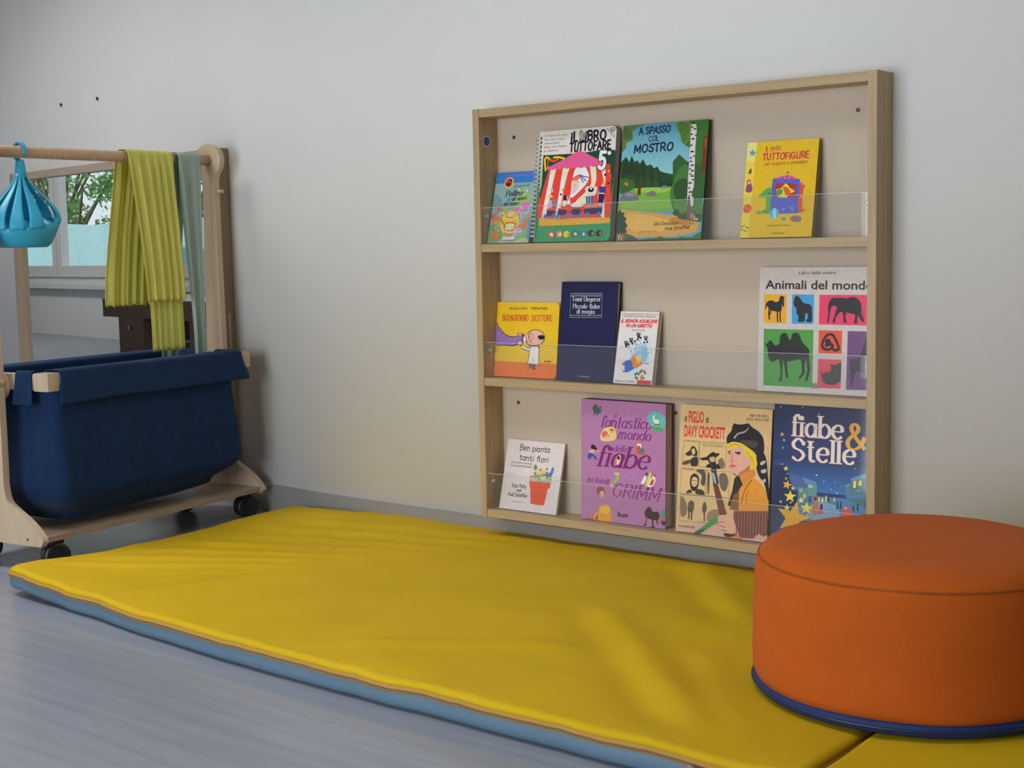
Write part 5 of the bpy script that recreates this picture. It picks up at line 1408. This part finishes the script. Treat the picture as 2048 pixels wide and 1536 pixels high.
# ------------------------------------------------------------------ turquoise slotted hanger basket
bk = empty('hanging_basket', cw(.105, .15, 1.0), 'turquoise plastic slotted basket hooked on the near end of the rail', 'basket')
bm = BM(); rb = .088
def by(x, y, z): return (x*-CD.x*-1+y*CE.x, x*CD.y+y*CE.y, z)
def bp3(a, r, z, k=1.0): q = CD*(r*math.cos(a)*k)+CE*(r*math.sin(a)*.86); return Vector((q.x, q.y, z))
N = 72; inner = []
def rim(a): return -.184+.013*math.cos(a)+.007*math.sin(a)
rows = []
for j, t in enumerate([0, .1, .35, .7, 1]):
    row = []
    for k in range(N):
        a = 2*math.pi*k/N; zt = rim(a); z = -.242+(zt+.242)*t; r = .056+.036*t**.6
        row.append(bm.verts.new(bp3(a, r, z)))
    rows.append(row)
for a, b in zip(rows, rows[1:]):
    for k in range(N): bm.faces.new((a[k], a[(k+1) % N], b[(k+1) % N], b[k]))
bm.faces.new(rows[0][::-1])
o = obj('bowl', bm, M_TURQ, bk, smooth=True); s = o.modifiers.new('thickness', 'SOLIDIFY'); s.thickness = .003; s.offset = -1
for i in range(12):
    if i == 9: continue
    a0 = 2*math.pi*(i+.5)/12; bm = BM(); h = .215
    def f(u, v):
        t = v; a = a0+(u-.5)*(h*2*(1-.25*math.sin(t*math.pi))); zt = rim(a)-.004; z = zt+(-.066-zt)*t
        r = .0915+.006*math.sin(t*math.pi)-.0795*sstep(.02, 1.0, t**1.0); return bp3(a, max(r, .0115), z)
    grid(bm, 5, 16, f); o = obj('rib', bm, M_TURQ, bk, smooth=True); s = o.modifiers.new('thickness', 'SOLIDIFY'); s.thickness = .0026; s.offset = 0
obj('neck', lathe(BM(), [(.004, -.080), (.0135, -.074), (.0125, -.055), (.0105, -.040), (.008, -.033)], n=24), M_TURQ, bk, smooth=True)
hk = [bp3(0, 0, -.024)]+[Vector(bp3(math.pi/2, .021*math.cos(math.radians(a)), -.0125+.0215*math.sin(math.radians(a)))) for a in range(-60, -61, -10)]
hk = [Vector((0, 0, -.036))]+[CE*(.0195*math.cos(math.radians(a)))+UP*(-.0135+.0205*math.sin(math.radians(a))) for a in range(-62, 215, 15)]
obj('hook', tube(BM(), hk, .0048, 10), M_TURQ, bk, smooth=True)
# ------------------------------------------------------------------ wall mirror
MS0, MS1, MZ0, MZ1 = .283, 1.772, .10, 1.031
mr = empty('wall_mirror', wp((MS0+MS1)/2, 0, MZ0), 'large wood-framed mirror on the wall behind the trolley', 'mirror'); mo = mr.location.copy()
mf = lambda s, n, z: tuple(wp(s, n, z)-mo)
fw = .03
for a, b, m, nm in (((MS0, .001, MZ0), (MS0+fw, .030, MZ1), M_MIRW, 'frame_stile'), ((MS1-fw, .001, MZ0), (MS1, .030, MZ1), M_MIRW, 'frame_stile'), ((MS0+fw, .001, MZ1-.025), (MS1-fw, .030, MZ1), M_MIRX, 'frame_rail'), ((MS0+fw, .001, MZ0), (MS1-fw, .030, MZ0+.03), M_MIRX, 'frame_rail')):
    obj(nm, box(BM(), a, b, mf), m, mr, bevel=.0015)
obj('mirror_glass', box(BM(), (MS0+fw-.004, .003, MZ0+.026), (MS1-fw+.004, .010, MZ1-.021), mf), M_MIRROR, mr)
obj('hinge', box(BM(), (MS0-.001, .012, .25), (MS0-.0002, .018, .56), mf), M_STEEL, mr)
# ------------------------------------------------------------------ low wooden table seen only in the mirror
tb = empty('low_table', wp(3.03, 1.45, 0), 'low wooden table with broad slab legs, seen reflected in the mirror', 'table'); to = tb.location.copy()
tf = lambda s, n, z: tuple(wp(s, n, z)-to)
M_TAB = wood('table_wood', (.235, .145, .10), 0, .5, .15)
obj('table_top', box(BM(), (2.36, 1.20, .410), (3.62, 1.70, .500), tf), M_TAB, tb, bevel=.004)
t2 = obj('top_sheet', box(BM(), (2.355, 1.195, .5003), (3.625, 1.705, .506), tf), mat('pale_table_laminate', (.5, .56, .62), .3), tb, bevel=.001); t2['label'] = 'pale laminate top'
for s in (2.20+.25, 3.185): obj('leg', box(BM(), (s, 1.205, 0), (s+.27, 1.695, .4098), tf), M_TAB, tb, bevel=.004)
obj('shelf', box(BM(), (2.7203, 1.25, .300), (3.1847, 1.6, .312), tf), M_STEEL, tb)
obj('bolt', tube(BM(), [tf(3.33, 1.206, .36), tf(3.33, 1.197, .36)], .013, 12), M_STEEL, tb)
rs = empty('toy_block', wp(2.22, 1.32, 0), 'red toy box standing at the end of the table, seen in the mirror', 'toy'); ro = rs.location.copy(); rf = lambda s, n, z: tuple(wp(s, n, z)-ro)
obj('box_body', box(BM(), (2.12, 1.22, 0), (2.32, 1.42, .30), rf), mat('toy_wood', (.22, .15, .10), .5), rs, bevel=.004); obj('box_lid', box(BM(), (2.115, 1.215, .3003), (2.325, 1.425, .345), rf), mat('toy_red', (.28, .02, .03), .4), rs, bevel=.004)
